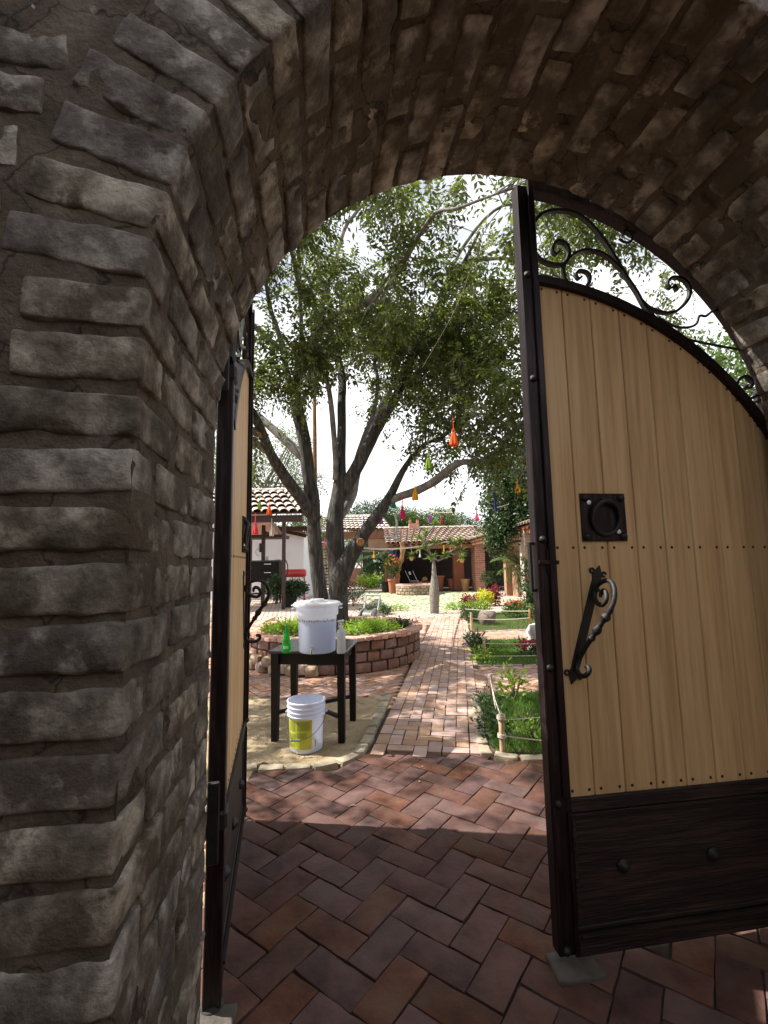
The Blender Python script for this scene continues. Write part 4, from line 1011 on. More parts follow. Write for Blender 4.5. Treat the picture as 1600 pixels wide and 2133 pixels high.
s3 = stake(1010, 1378, 1329, 5.5, 'pale stake at the corner of the middle bed')
s4 = stake(983, 1315, 1276, 5, 'pale stake at the corner of the far bed')
s5 = stake(1105, 1312, 1268, 4, 'reddish stake at the right of the far bed', mt='log')
s6 = stake(1011, 1276, 1253, 3.5, 'short pale stake by the yellow plant')
def tri_rope(name, pts, r, label, sag=.02):
    P = []
    for a, b in zip(pts, pts[1:]):
        a = Vector(a); b = Vector(b)
        for i in range(9): t = i/9; q = a.lerp(b, t); q.z -= sag*4*t*(1-t); P.append(q)
    P.append(Vector(pts[-1])); o = MB().tube(P, r, 6).build(name, MAT['rope'], None, True, origin=tuple(P[0])); tag(o, label, 'rope'); return o
v_ = lambda p, dz: Vector((p.x, p.y, max(.02, p.z+dz)))
tri_rope('rope', [v_(s2, -.02), v_(s1, -.17)], .0045, 'slack rope from the knotted stake down to the thick stake', .04)
tri_rope('rope', [v_(s2, -.06), v_(s1, -.02)], .004, 'rope from the knotted stake to the top of the thick stake', .03)
tri_rope('rope', [v_(s1, -.17), (s1.x+.9, s1.y-.05, s1.z-.22), (3.2, s1.y+.2, .2)], .0045, 'lower rope running right from the thick stake', .02)
tri_rope('rope', [v_(s1, -.05), (s1.x+1.0, s1.y+.2, s1.z-.02), (3.4, s1.y+.4, .3)], .003, 'thin upper rope running right from the thick stake', .02)
tri_rope('rope', [v_(s2, -.02), (s2.x+1.2, s2.y+.1, s2.z-.03), (3.5, 5.6, .36)], .003, 'thin rope running right from the knotted stake', .02)
tri_rope('rope', [v_(s3, -.08), (3.6, s3.y+.25, .25)], .006, 'upper rope over the lawn of the middle bed', .03)
tri_rope('rope', [v_(s3, -.27), (3.6, s3.y+.1, .09)], .006, 'lower rope over the lawn of the middle bed', .02)
tri_rope('rope', [v_(s4, -.13), v_(s5, -.20)], .009, 'lower rope across the far bed before the boulder', .03)
tri_rope('rope', [v_(s4, -.25), (-.1, 11.2, .16)], .008, 'rope lying across the path to the planter side', .05)
tri_rope('rope', [(s4.x+.1, s4.y+1.3, .36), v_(s5, -.05)], .008, 'upper rope across the far bed', .02)
for c, r, dz in ((s1, .027, -.18), (s1, .027, -.04), (s2, .017, -.04), (s3, .02, -.02)):
    tag(lashing(v_(c, dz), r).build('rope_lashing', MAT['rope'], None, True, origin=tuple(v_(c, dz)), fix=False), {(-.18): 'white rope wound low round the thick front stake', (-.02): 'rope knot on top of the middle bed stake'}.get(dz, 'rope wound near the top of the %s stake' % ('thick front' if c is s1 else 'thin knotted')), 'rope')
for (px, pyb, pyt, dx) in ((869, 1305, 1278, -5), (993, 1352, 1306, 2), (968, 1292, 1268, -3)):
    b = gp(px, pyb); t_ = at(px+dx, pyt, b.y); o = MB().tube([b-Vector((0, 0, .03)), b.lerp(t_, .5)+Vector((.01, 0, 0)), t_], [.012, .010, .007], 6).build('stick', MAT['log'], None, True, origin=tuple(b)); tag(o, {869: 'thin bare stick beside the planter at the path edge', 993: 'thin dark stick at the corner of the middle bed', 968: 'thin leaning stick at the corner of the far bed'}[px], 'stick')
# boulders
def boulder(c, d, label, m, s):
    V, F = rough_block(d[0], d[1], d[2], (9, 8, 7), min(d)*.42, min(d)*.14, s, 2.2/max(d)); c = Vector(c)
    o = MB().add([p+c for p in V], F).build('boulder', m, None, 'all', origin=(c.x, c.y, 0)); return tag(o, label, 'boulder')
MAT['rock_brown'] = mat('brown_rock', [(.13, .10, .08), (.24, .19, .16)], 4, .95, .8, rand=0, bdist=.03); MAT['rock_white'] = mat('white_rock', [(.40, .39, .36), (.62, .61, .57)], 4, .9, .7, rand=0, bdist=.03)
p = gp(1009, 1303); boulder((p.x+.12, p.y+.2, .13), (.46, .42, .42), 'rounded brown boulder in the far bed behind the rope', MAT['rock_brown'], 3)
p = gp(1113, 1362); boulder((p.x+.13, p.y+.2, .20), (.34, .4, .56), 'white boulder standing in the middle bed beside the gate stile', MAT['rock_white'], 5)

# ================================================================ table and the things on it
TA = radians(-6); TC = Vector((-.66, 4.39, 0)); TM = Matrix.Translation(TC) @ Matrix.Rotation(TA, 4, 'Z')
MAT['table'] = mat('dark_table_paint', [(.004, .003, .0028), (.010, .007, .006)], 8, .55, .15, rand=0, stretch=(4, 4, 1), spec=.25)
MAT['table_top'] = mat('grey_table_top', [(.020, .021, .024), (.034, .036, .040)], 6, .25, .05, rand=0)
table = thing('table', 'small dark wooden table holding the water drum on the sand', 'table', TC)
Bt_ = lambda mb, nm, m, sm=False, par=None: mb.build(nm, m, par or table, sm, M=TM)
Bt_(MB().box((0, 0, .752), (.70, .66, .026), bev=.008), 'table_top', MAT['table_top'])
for y in (-.27, .27): Bt_(MB().box((0, y, .69), (.56, .022, .095)), 'apron', MAT['table'])
for x in (-.285, .285): Bt_(MB().box((x, 0, .69), (.022, .52, .095)), 'apron', MAT['table'])
for x in (-1, 1):
    for y in (-1, 1):
        mb = MB(); w0, w1 = .034, .027; c = Vector((x*.295, y*.275, 0))
        vs = [c+Vector((a*w1, b*w1, .0)) for a, b in ((-1, -1), (1, -1), (1, 1), (-1, 1))]+[c+Vector((a*w0, b*w0, .738)) for a, b in ((-1, -1), (1, -1), (1, 1), (-1, 1))]
        mb.add(vs, [(3, 2, 1, 0), (4, 5, 6, 7), (0, 1, 5, 4), (1, 2, 6, 5), (2, 3, 7, 6), (3, 0, 4, 7)]); Bt_(mb, 'leg', MAT['table'])
for sg in (-1, 1):
    a = Vector((-.285, -.26*sg, .215)); b = Vector((.285, .26*sg, .215)); d = b-a
    Bt_(MB().box((a+b)/2+Vector((0, 0, .016*sg)), (d.length, .03, .03), M=Matrix.Rotation(atan2(d.y, d.x), 4, 'Z')), 'stretcher', MAT['table'])
def plastic(name, col, trans=.0, rough=.3, alpha=None, sss=0):
    m = bpy.data.materials.new(name); m.use_nodes = True; t = m.node_tree; P = t.nodes['Principled BSDF']
    P.inputs['Base Color'].default_value = (*col, 1); P.inputs['Roughness'].default_value = rough
    if trans:
        o = t.nodes['Material Output']; tr = NN(t, 'ShaderNodeBsdfTranslucent'); tr.inputs[0].default_value = (*col, 1); mx_ = NN(t, 'ShaderNodeMixShader'); mx_.inputs[0].default_value = trans
        P.inputs['Transmission Weight'].default_value = sss; P.inputs['IOR'].default_value = 1.2
        t.links.new(P.outputs[0], mx_.inputs[1]); t.links.new(tr.outputs[0], mx_.inputs[2]); t.links.new(mx_.outputs[0], o.inputs[0])
    return m
MAT['drum'] = plastic('frosted_plastic', (.86, .88, .95), .55, .32, sss=.25)
MAT['lid'] = plastic('white_lid_plastic', (.82, .83, .86), .35, .35, sss=.1)
MAT['water'] = plastic('water', (.62, .72, .88), .6, .2, sss=.2)
MAT['marks'] = plastic('dark_print', (.10, .11, .14), 0, .5)
dc = gp(655, 1364, .766)+Vector((0, .165, 0)); z0 = .766
drum = thing('water_dispenser', 'round translucent plastic water drum with a lid and small tap on the table', 'water drum', dc)
r0 = .158; r1 = .170; H = .40
dp = Vector((dc.x, dc.y, z0))
mb = MB().lathe([(r0-.012, 0), (r0-.002, .006), (r0, .02), (r0+.006, H*.55), (r1-.002, H*.76), (r1+.010, H*.775), (r1+.012, H*.80), (r1+.014, H*.97), (r1+.010, H)], dp, 48, cap=False)
mb.lathe([(r0-.012, 0), (.001, .001)], dp, 48, cap=False); mb.build('body', MAT['drum'], drum, 'all')
MB().lathe([(.001, .008), (r0-.010, .008), (r0-.006, .02), (r1-.016, H*.70), (.001, H*.70)], dp, 40, cap=False).build('water', MAT['water'], drum, True)
mb = MB().lathe([(r1+.020, H-.018), (r1+.036, H-.012), (r1+.038, H+.006), (r1+.030, H+.018), (r1+.010, H+.026), (r1-.03, H+.022), (.09, H+.022), (.085, H+.032), (.045, H+.034), (.001, H+.032)], dp, 48, cap=False)
for sg in (-1, 1): mb.box(dp+Vector((sg*(r1+.036), -.01, H-.032)), (.030, .075, .012), bev=.004); mb.box(dp+Vector((sg*(r1+.034), -.01, H-.004)), (.034, .09, .014), bev=.005)
mb.lathe([(.06, H+.034), (.058, H+.046), (.001, H+.048)], dp, 30, cap=False); mb.build('lid', MAT['lid'], drum, True)
mb = MB(); rg2 = random.Random(2)
ca_ = -pi/2-.15-1.15
while ca_ < -pi/2+1.15:
    w = rg2.uniform(.015, .06); h0 = rg2.uniform(.006, .022); zz = H*.66+rg2.uniform(-.004, .006); R_ = r1-.0005
    vs = []
    for i in range(4):
        a = ca_+w*i/3; vs += [dp+Vector((cos(a)*R_, sin(a)*R_, zz)), dp+Vector((cos(a)*R_, sin(a)*R_, zz+h0))]
    mb.add(vs, [(0, 2, 3, 1), (2, 4, 5, 3), (4, 6, 7, 5)]); ca_ += w+rg2.uniform(.015, .06)
o_ = mb.build('waterline_reflection_marks', MAT['marks'], drum, fix=False)  # dark marks paint the embossed band and the dark reflection at the waterline
MAT['chrome'] = mat('chrome', [(.5, .5, .52)], 5, .25, 0, rand=0, metal=1)
tp = dp+Vector((-.02, -r0-.002, .050)); mb = MB(); mb.tube([tp+Vector((0, .03, 0)), tp, tp+Vector((0, -.035, 0))], [.012, .011, .009], 10); mb.tube([tp+Vector((0, -.03, .004)), tp+Vector((0, -.036, -.012)), tp+Vector((0, -.036, -.04))], [.010, .009, .008], 10)
mb.tube([tp+Vector((0, -.030, .01)), tp+Vector((-.004, -.032, .022)), tp+Vector((-.030, -.034, .032))], [.004, .004, .003], 6); mb.build('tap', MAT['chrome'], drum, True)
# green detergent bottle
bc = gp(595, 1361, .766)+Vector((0, .03, 0)); MAT['green_soap'] = plastic('green_soap', (.05, .62, .10), .35, .12, sss=.5); MAT['green_cap'] = plastic('green_cap', (.02, .42, .14), .15, .3)
bt = thing('soap_bottle', 'clear bottle of green liquid soap with a green cap and label', 'soap bottle', bc)
mb = MB().lathe([(.001, 0), (.030, 0), (.036, .008), (.039, .04), (.037, .07), (.030, .115), (.021, .150), (.013, .168), (.012, .18)], (0, 0, 0), 20, cap=False)
mb.v = [Vector((p.x*1.05, p.y*.7, p.z))+bc for p in mb.v]; mb.build('bottle', MAT['green_soap'], bt, 'all')
MB().lathe([(.014, .176), (.015, .2), (.010, .208), (.007, .216), (.006, .235), (.001, .240)], bc, 14).build('cap', MAT['green_cap'], bt, True)
def curved_label(par, c, R, a0_, a1_, z0_, z1_, m, name='label', sy=1.0, n=10, sx=1.0):
    vs = []; 
    for i in range(n+1):
        a = a0_+(a1_-a0_)*i/n
        for z in (z0_, z1_): vs.append(Vector((c[0]+cos(a)*R*sx, c[1]+sin(a)*R*sy, z)))
    return MB().add(vs, [(2*i, 2*i+2, 2*i+3, 2*i+1) for i in range(n)]).build(name, m, par, fix=False)
MAT['lab_green'] = plastic('pale_green_label', (.35, .75, .45), 0, .4); MAT['lab_dark'] = plastic('dark_green_label', (.03, .22, .06), 0, .4); MAT['lab_red'] = plastic('red_print', (.65, .06, .03), 0, .4)
curved_label(bt, bc, .0395, -pi/2-.55, -pi/2+.55, bc.z+.035, bc.z+.062, MAT['lab_green'], sy=.72, sx=1.06)
curved_label(bt, bc, .0355, -pi/2-.45, -pi/2+.55, bc.z+.088, bc.z+.104, MAT['lab_dark'], sy=.76, sx=1.06)
curved_label(bt, bc, .037, -pi/2-.05, -pi/2+.5, bc.z+.090, bc.z+.099, MAT['lab_red'], sy=.76, sx=1.06)
# spray bottle
sc_ = gp(710, 1362, .766)+Vector((0, .035, 0)); MAT['white_pl'] = plastic('white_plastic', (.72, .74, .78), .35, .35, sss=.1); MAT['white_cap'] = plastic('white_cap', (.78, .78, .8), .1, .35)
sb = thing('spray_bottle', 'white plastic spray bottle at the right of the water drum', 'spray bottle', sc_)
MB().lathe([(.001, 0), (.034, 0), (.037, .006), (.037, .165), (.032, .188), (.016, .200), (.013, .212)], sc_, 22, cap=False).build('bottle', MAT['white_pl'], sb, 'all')
mb = MB().lathe([(.016, .205), (.016, .225), (.009, .232), (.009, .25)], sc_, 16); q = sc_+Vector((0, 0, .262)); mb.box(q+Vector((.0, 0, 0)), (.045, .022, .022), bev=.007)
mb.box(q+Vector((-.022, 0, .0)), (.016, .016, .016), bev=.004); mb.tube([q+Vector((-.012, 0, -.01)), q+Vector((-.020, 0, -.025)), q+Vector((-.018, 0, -.045)), q+Vector((-.024, 0, -.055))], [.005, .0045, .004, .003], 7)
mb.ball(q+Vector((.016, 0, .004)), .013, 10); mb.build('trigger_head', MAT['white_cap'], sb, True)
o = MB().box(gp(724, 1366, .766)+Vector((.0, .02, .006)), (.03, .02, .010), bev=.002).build('small_clip', MAT['black_iron'], None, origin=tuple(gp(724, 1366, .766))); tag(o, 'small black clip on the table corner by the spray bottle', 'clip')
# bucket
bk = gp(632, 1572)+Vector((0, .135, 0)); bucket = thing('bucket', 'white plastic bucket with a yellow green label and wire handle on the sand', 'bucket', bk)
MAT['bucket'] = plastic('white_bucket_plastic', (.76, .80, .92), .25, .38)
pf = [(.001, .004), (.124, .004), (.130, 0), (.134, .012), (.143, .27), (.146, .275), (.158, .277), (.158, .284), (.147, .288), (.148, .305), (.159, .308), (.159, .316), (.149, .320), (.150, .340), (.160, .343), (.160, .352), (.151, .356), (.152, .372), (.160, .376), (.160, .392), (.155, .394), (.150, .390), (.141, .30), (.126, .02), (.001, .018)]
MB().lathe(pf, bk, 44, cap=False).build('body', MAT['bucket'], bucket, 'all')
MAT['lab_yellow'] = mat('yellow_green_label', [(.42, .46, .04), (.50, .53, .06)], 5, .5, 0, rand=0)
def blabel(a0_, a1_, z0_, z1_, m, nm, e=.0008):
    vs = []; n = 12
    for i in range(n+1):
        a = a0_+(a1_-a0_)*i/n
        for z in (z0_, z1_): R_ = .134+(z-.012)*(.009/.258)+e; vs.append(bk+Vector((cos(a)*R_, sin(a)*R_, z)))
    return MB().add(vs, [(2*i, 2*i+2, 2*i+3, 2*i+1) for i in range(n)]).build(nm, m, bucket, fix=False)
la, lb_ = -pi/2-1.25, -pi/2+.50; blabel(la, lb_, .035, .262, MAT['lab_yellow'], 'label')
MAT['ink'] = plastic('olive_ink', (.15, .17, .03), 0, .6)
mb = MB(); rg2 = random.Random(8)
def strip(a0_, a1_, z, h, R_e=.0016):
    n = 5; vs = []
    for i in range(n+1):
        a = a0_+(a1_-a0_)*i/n
        for zz in (z, z+h): R_ = .134+(zz-.012)*(.009/.258)+R_e; vs.append(bk+Vector((cos(a)*R_, sin(a)*R_, zz)))
    mb.add(vs, [(2*i, 2*i+2, 2*i+3, 2*i+1) for i in range(n)])
for blk, (aa, ab_, zt, zb) in enumerate(((la+.15, la+.75, .245, .17), (la+.85, lb_-.12, .245, .18), (la+.15, la+.8, .15, .10), (la+.15, la+.7, .075, .05), (la+.85, lb_-.3, .16, .12))):
    z = zt
    while z > zb:
        a = aa
        while a < ab_: w = rg2.uniform(.02, .07); strip(a, min(ab_, a+w), z, .0026); a += w+.012
        z -= .0062
mb.build('label_print', MAT['ink'], bucket, fix=False)['kind'] = 'stuff'
mb = MB(); strip(lb_+.22, lb_+.25, .05, .055, .001); mb.build('side_print', MAT['marks'], bucket, fix=False)
def onb(a, z, e=.002): R_ = .134+(z-.012)*(.009/.258)+e; return bk+Vector((cos(a)*R_, sin(a)*R_, z))
a_ = lb_-.17; mb = MB().add([onb(a_, .070), onb(a_+.09, .056), onb(a_, .042), onb(a_-.09, .056)], [(0, 1, 2, 3)]); mb.build('hazard_diamond', MAT['lab_red'], bucket, fix=False)
mb = MB().add([onb(a_, .065, .0026), onb(a_+.06, .056, .0026), onb(a_, .047, .0026), onb(a_-.06, .056, .0026)], [(0, 1, 2, 3)]); mb.build('hazard_field', MAT['white_cap'], bucket, fix=False)
mb = MB().add([onb(a_, .063, .0032), onb(a_+.025, .055, .0032), onb(a_+.012, .050, .0032), onb(a_-.015, .050, .0032), onb(a_-.025, .055, .0032)], [(0, 1, 2, 3, 4)]); mb.build('flame_mark', MAT['marks'], bucket, fix=False)
A_ = bk+Vector((.166*cos(.1), .166*sin(.1), .29)); B_ = bk+Vector((-.166, .01, .29)); lowp = bk+Vector((-.06, -.165, .115))
wp = smooth_path([tuple(A_), tuple(A_+Vector((-.012, -.06, -.06))), tuple(lowp+Vector((.15, .015, .05))), tuple(lowp+Vector((.06, 0, .01))), tuple(lowp), tuple(lowp+Vector((-.03, .01, .015))), tuple(B_+Vector((-.002, -.07, -.09))), tuple(B_)], 4)
MB().tube(wp, .0022, 5).build('handle_wire', MAT['black_iron'], bucket, True, fix=False)
MB().tube([lowp+Vector((-.035, -.002, .004)), lowp+Vector((.04, -.004, .004))], .0085, 8).build('handle_grip', MAT['marks'], bucket, True)
for q in (A_, B_): MB().ball(q, .012, 8).build('handle_ear', MAT['bucket'], bucket, True)
# hose reel
hr = at(772, 1290, 10.6); hr.z = 0; reel = thing('hose_reel', 'grey plastic garden hose reel standing behind the planter', 'hose reel', hr)
MAT['reel'] = plastic('grey_plastic', (.36, .36, .37), 0, .4); MAT['hose'] = plastic('dark_hose', (.08, .09, .08), 0, .5)
RY = Matrix.Rotation(radians(90-28), 4, 'Z') @ Matrix.Rotation(pi/2, 4, 'X')
ax_ = (RY.to_3x3() @ Vector((0, 0, 1)))
hc = hr+Vector((-.02, 0, .30)); ring = [(.10, 0), (.215, .0), (.222, .010), (.215, .02), (.12, .018), (.10, .01)]
for o_ in (-.17, .13): MB().lathe([(.001, 0)]+ring[1:]+[(.001, .012)], hc+ax_*o_, 28, M=RY, cap=False).build('reel_disc', MAT['reel'], reel, True)
MB().lathe([(.16, -.15), (.175, -.10), (.165, -.05), (.178, 0), (.165, .05), (.175, .12)], hc, 24, M=RY).build('hose_coil', MAT['hose'], reel, True)
fx = Vector((-ax_.y, ax_.x, 0))
if fx.x < 0: fx = -fx
for o_ in (-.20, .17):
    c = hc+ax_*o_; mb = MB().tube([c-fx*.16+Vector((0, 0, -.30)), c+Vector((0, 0, .02)), c+fx*.13+Vector((0, 0, .28)), c+fx*.20+Vector((0, 0, .50))], [.018, .03, .022, .02], 6); mb.tube([c+Vector((0, 0, .02)), c+fx*.17+Vector((0, 0, -.30))], [.03, .02], 6); mb.build('side_frame', MAT['reel'], reel, True)
MB().tube([hc+ax_*-.20+fx*.20+Vector((0, 0, .50)), hc+ax_*.17+fx*.20+Vector((0, 0, .50))], .022, 8).build('top_bar', MAT['reel'], reel, True)
MB().tube([hc+ax_*.17, hc+ax_*.25, hc+ax_*.25+fx*.1+Vector((0, 0, -.06)), hc+ax_*.32+fx*.1+Vector((0, 0, -.06))], .014, 6).build('crank', MAT['hose'], reel, True)
# low brick wall of the square bed behind the planter
lw = thing('low_wall', 'low wall of pale brick blocks behind the planter', 'wall', (-1.4, 10.6, 0))
V_lw = Variants('brick', [rough_block(.3, .14, .20, (4, 2, 3), .012, .006, 230+s_, 8) for s_ in range(4)], mat('pale_block', [(.42, .30, .21), (.58, .45, .34)], 5, .9, .5, rand=.15))
pl = []
pA = gp(565, 1290); pB = gp(780, 1283); pA = Vector((-2.95, 10.5, 0)); pB = Vector((.0, 10.7, 0)); n = 9
for i in range(n):
    p = pA.lerp(pB, (i+.5)/n); pl.append((Matrix.Translation((p.x, p.y, .10)) @ Matrix.Rotation(.06, 4, 'Z'), i, .3)); pl.append((Matrix.Translation((p.x+.1, p.y+.02, .31)) @ Matrix.Rotation(.05, 4, 'Z'), i+2, .3)) if i < 0 else None
for i in range(5): pl.append((Matrix.Translation((-2.98, 10.75+i*.33, .10)) @ Matrix.Rotation(pi/2, 4, 'Z'), i, .3))
pieces('brick', pl, V_lw, lw, 60)

# ================================================================ tiled roofs
MAT['tile'] = mat('clay_roof_tile', [(.34, .25, .20), (.50, .40, .33), (.64, .55, .48)], 4, .9, .4, rand=.22, hue=.012, bdist=.004)
MAT['tile_grey'] = mat('weathered_roof_tile', [(.30, .24, .20), (.46, .40, .35), (.58, .52, .47)], 4, .9, .4, rand=.2, bdist=.004)
MAT['timber'] = mat('dark_timber', [(.022, .010, .008), (.055, .022, .016)], 6, .6, .3, rand=.1, stretch=(1, 1, 1))
MAT['timber_red'] = mat('reddish_timber', [(.16, .06, .03), (.30, .13, .065)], 6, .7, .3, rand=.15)
MAT['brick_red'] = mat('fired_red_brick', [(.34, .11, .07), (.46, .18, .12), (.52, .26, .19)], 6, .9, .5, rand=.15, bdist=.004)
MAT['mortar_pale'] = mat('pale_mortar', [(.38, .30, .25), (.50, .42, .36)], 10, 1, .4, rand=0)
MAT['white_wall'] = mat('white_plaster', [(.68, .70, .76), (.76, .77, .82)], 1.2, .95, .2, rand=0)
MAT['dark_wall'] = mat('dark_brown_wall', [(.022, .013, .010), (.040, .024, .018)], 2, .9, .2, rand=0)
MAT['terracotta'] = mat('terracotta_wall', [(.33, .11, .06), (.44, .17, .10)], 2, .9, .3, rand=0)
MAT['plaster_brown'] = mat('brown_plaster', [(.26, .15, .09), (.34, .21, .13)], 2, .95, .3, rand=0)
def tile_geo(seed, Lt=.42, R0=.105, R1=.085, n=6):
    V = []; F = []; rg_ = random.Random(seed)
    for x, r in ((-Lt/2, R0), (Lt/2, R1)):
        for ri in (1, .86):
            for k in range(n+1):
                a = pi*k/n; V.append(Vector((x, cos(a)*r*ri*(1+rg_.uniform(-.02, .02)), sin(a)*r*ri*.85)))
    m = n+1
    for k in range(n):
        F.append((k, k+1, 2*m+k+1, 2*m+k)); F.append((m+k+1, m+k, 3*m+k, 3*m+k+1)); F.append((k+1, k, m+k, m+k+1)); F.append((2*m+k, 2*m+k+1, 3*m+k+1, 3*m+k))
    return V, F
V_tile = Variants('roof_tile', [tile_geo(s_) for s_ in range(5)], MAT['tile'], smooth=False)
V_tileg = Variants('roof_tile', [tile_geo(s_) for s_ in range(5)], MAT['tile_grey'], smooth=False)
def roof(E0, E1, R0, R1, parent, var, pitch=.21, rows=None, limit=0, deck=True, deckmat=None, ridge=True, eave_out=.05):
    """barrel tiles over the quad eave E0-E1, ridge R0-R1"""
    E0, E1, R0, R1 = map(Vector, (E0, E1, R0, R1)); nc = max(2, int((E1-E0).length/pitch)); nr = rows or max(2, int((R0-E0).length/.34))
    pl = []; nrm = (E1-E0).cross(R0-E0).normalized(); nrm = -nrm if nrm.z < 0 else nrm
    for c in range(nc+1):
        s = c/nc; a = E0.lerp(E1, s); b = R0.lerp(R1, s); d = (a-b); Lc = d.length; dn = d.normalized()
        y = nrm.cross(dn).normalized(); z = dn.cross(y)
        for r in range(nr):
            t = (r+.5)/nr; p = a.lerp(b, t)+nrm*(.035+.0)-dn*(-eave_out)
            R_ = Matrix((dn, y, nrm)).transposed().to_4x4()
            pl.append((Matrix.Translation(p+nrm*RND.uniform(0, .012)) @ R_ @ Matrix.Rotation(RND.uniform(-.03, .03)+.0, 4, 'Z') @ Matrix.Rotation(-.15, 4, 'Y') @ Matrix.Diagonal((-(Lc/nr+.08)/.42, pitch/.21, 1, 1)), RND.randrange(5), .30))
    pieces('roof_tile', pl, var, parent, limit, minpx=10)
    # valley sheet under the cover tiles and boarding below
    mb = MB(); t_ = .05
    A = [E0, E1, R1, R0]; mb.add([p-nrm*.0 for p in A]+[p-nrm*t_ for p in A], [(0, 1, 2, 3), (7, 6, 5, 4), (0, 4, 5, 1), (1, 5, 6, 2), (2, 6, 7, 3), (3, 7, 4, 0)])
    mb.build('roof_deck', deckmat or MAT['timber_red'], parent, fix=True)
    if ridge:
        n = max(2, int((R1-R0).length/.38)); pr = []; dn = (R1-R0).normalized(); y = Vector((0, 0, 1)).cross(dn); z = dn.cross(y); R_ = Matrix((dn, y.normalized(), z)).transposed().to_4x4()
        for i in range(n): pr.append((Matrix.Translation(R0.lerp(R1, (i+.5)/n)+Vector((0, 0, .03))) @ R_ @ Matrix.Diagonal((1.05, 1.15, 1.1, 1)), i % 5, .4))
        pieces('ridge_tile', pr, var, parent, 60, stuff_name='ridge_tiles', minpx=10)
def wall_box(x0, x1, y0, y1, z0, z1): return MB().box(((x0+x1)/2, (y0+y1)/2, (z0+z1)/2), (x1-x0, y1-y0, z1-z0))
def brickwork(c0, cdir, width, z0, z1, depth, var, parent, L_=.24, hh=.055, pit=.07, limit=0, nrm=None, sz=.24, stuff='bricks'):
    """courses of bricks proud of a wall face starting at c0 along cdir"""
    cdir = Vector(cdir).normalized(); n = Vector((cdir.y, -cdir.x, 0)) if nrm is None else Vector(nrm); pl = []; z = z0+pit/2; row = 0
    R_ = Matrix.Rotation(atan2(cdir.y, cdir.x), 4, 'Z')
    while z < z1-pit/3:
        x = 0 if row % 2 == 0 else -L_/2
        while x < width-.02:
            a = max(0, x); b = min(width, x+L_-.012)
            if b-a > .04:
                p = Vector(c0)+cdir*((a+b)/2)+n*(.012-depth/2+RND.uniform(-.003, .003)); p.z = z
                pl.append((Matrix.Translation(p) @ R_ @ Matrix.Diagonal(((b-a)/.24, depth/.06, hh/.055, 1)), RND.randrange(5), sz))
            x += L_
        z += pit; row += 1
    pieces('brick', pl, var, parent, limit, stuff_name=stuff, minpx=10)
V_br = Variants('brick', [rough_block(.24, .06, .055, (2, 1, 1), .006, .003, 300+s_, 10) for s_ in range(5)], MAT['brick_red'], smooth=False)
V_ad = Variants('brick', [rough_block(.24, .06, .055, (4, 1, 2), .012, .007, 320+s_, 10) for s_ in range(5)], mat('tan_adobe', [(.30, .19, .11), (.44, .31, .20)], 5, .95, .6, rand=.18, bdist=.006))

# ---------------------------------------------------------------- the pavilion on the left
pv = thing('pavilion', 'open pavilion with dark timber posts and a clay tiled roof on the left', 'pavilion', (-5.6, 17, 0))
eR = at(628, 1067, 16.0); eL = at(400, 1053, 16.0); eL.x = -8.6; eL.z = eR.z = 3.40
rR = at(597, 1013, 18.6); rR.z = 4.62; rL = Vector((-9.6, 18.6, 4.62)); 
roof(eL, eR, rL, rR, pv, V_tile, pitch=.30, rows=5, limit=200, deckmat=MAT['timber'])
roof(eR, Vector((eR.x-.2, 21, 3.4)), rR, rR+Vector((-.3, .2, 0)), pv, V_tile, pitch=.3, rows=5, ridge=False, deckmat=MAT['timber'])
mb = MB().box(((eL.x+eR.x)/2, 16.25, 3.21), (eR.x-eL.x, .16, .24)); mb.build('beam', MAT['timber'], pv)
MB().box(((eL.x+eR.x)/2, 20.6, 3.2), (eR.x-eL.x, .14, .2)).build('beam', MAT['timber'], pv)
for px, Y, w in ((591, 16.3, .115), (470, 16.3, .115), (548, 18.6, .13), (521, 20.4, .12), (426, 18.4, .13)):
    x = at(px, 1200, Y).x; MB().box((x, Y, 1.6), (w, w, 3.2)).build('post', MAT['timber'], pv)
# hood over the grill
hc_ = at(552, 1116, 19.2); hb = thing('grill_hood', 'copper coloured hood with a dark rim hanging over the grill', 'hood', (hc_.x-.5, 19.2, hc_.z))
cx_, cz_ = hc_.x-.55, hc_.z
mb = MB(); w0, w1 = 1.25, .60
mb.add([(cx_-w0, 18.6, cz_), (cx_+w0, 18.6, cz_), (cx_+w0, 19.8, cz_), (cx_-w0, 19.8, cz_), (cx_-w1, 19.0, cz_+.95), (cx_+w1, 19.0, cz_+.95), (cx_+w1, 19.5, cz_+.95), (cx_-w1, 19.5, cz_+.95)], [(0, 1, 5, 4), (1, 2, 6, 5), (2, 3, 7, 6), (3, 0, 4, 7), (4, 5, 6, 7)])
mb.build('hood_shell', MAT['timber_red'], hb)
MB().box((cx_+.05, 19.2, cz_-.06), (2*w0+.3, 1.3, .13)).build('hood_rim', MAT['timber'], hb)
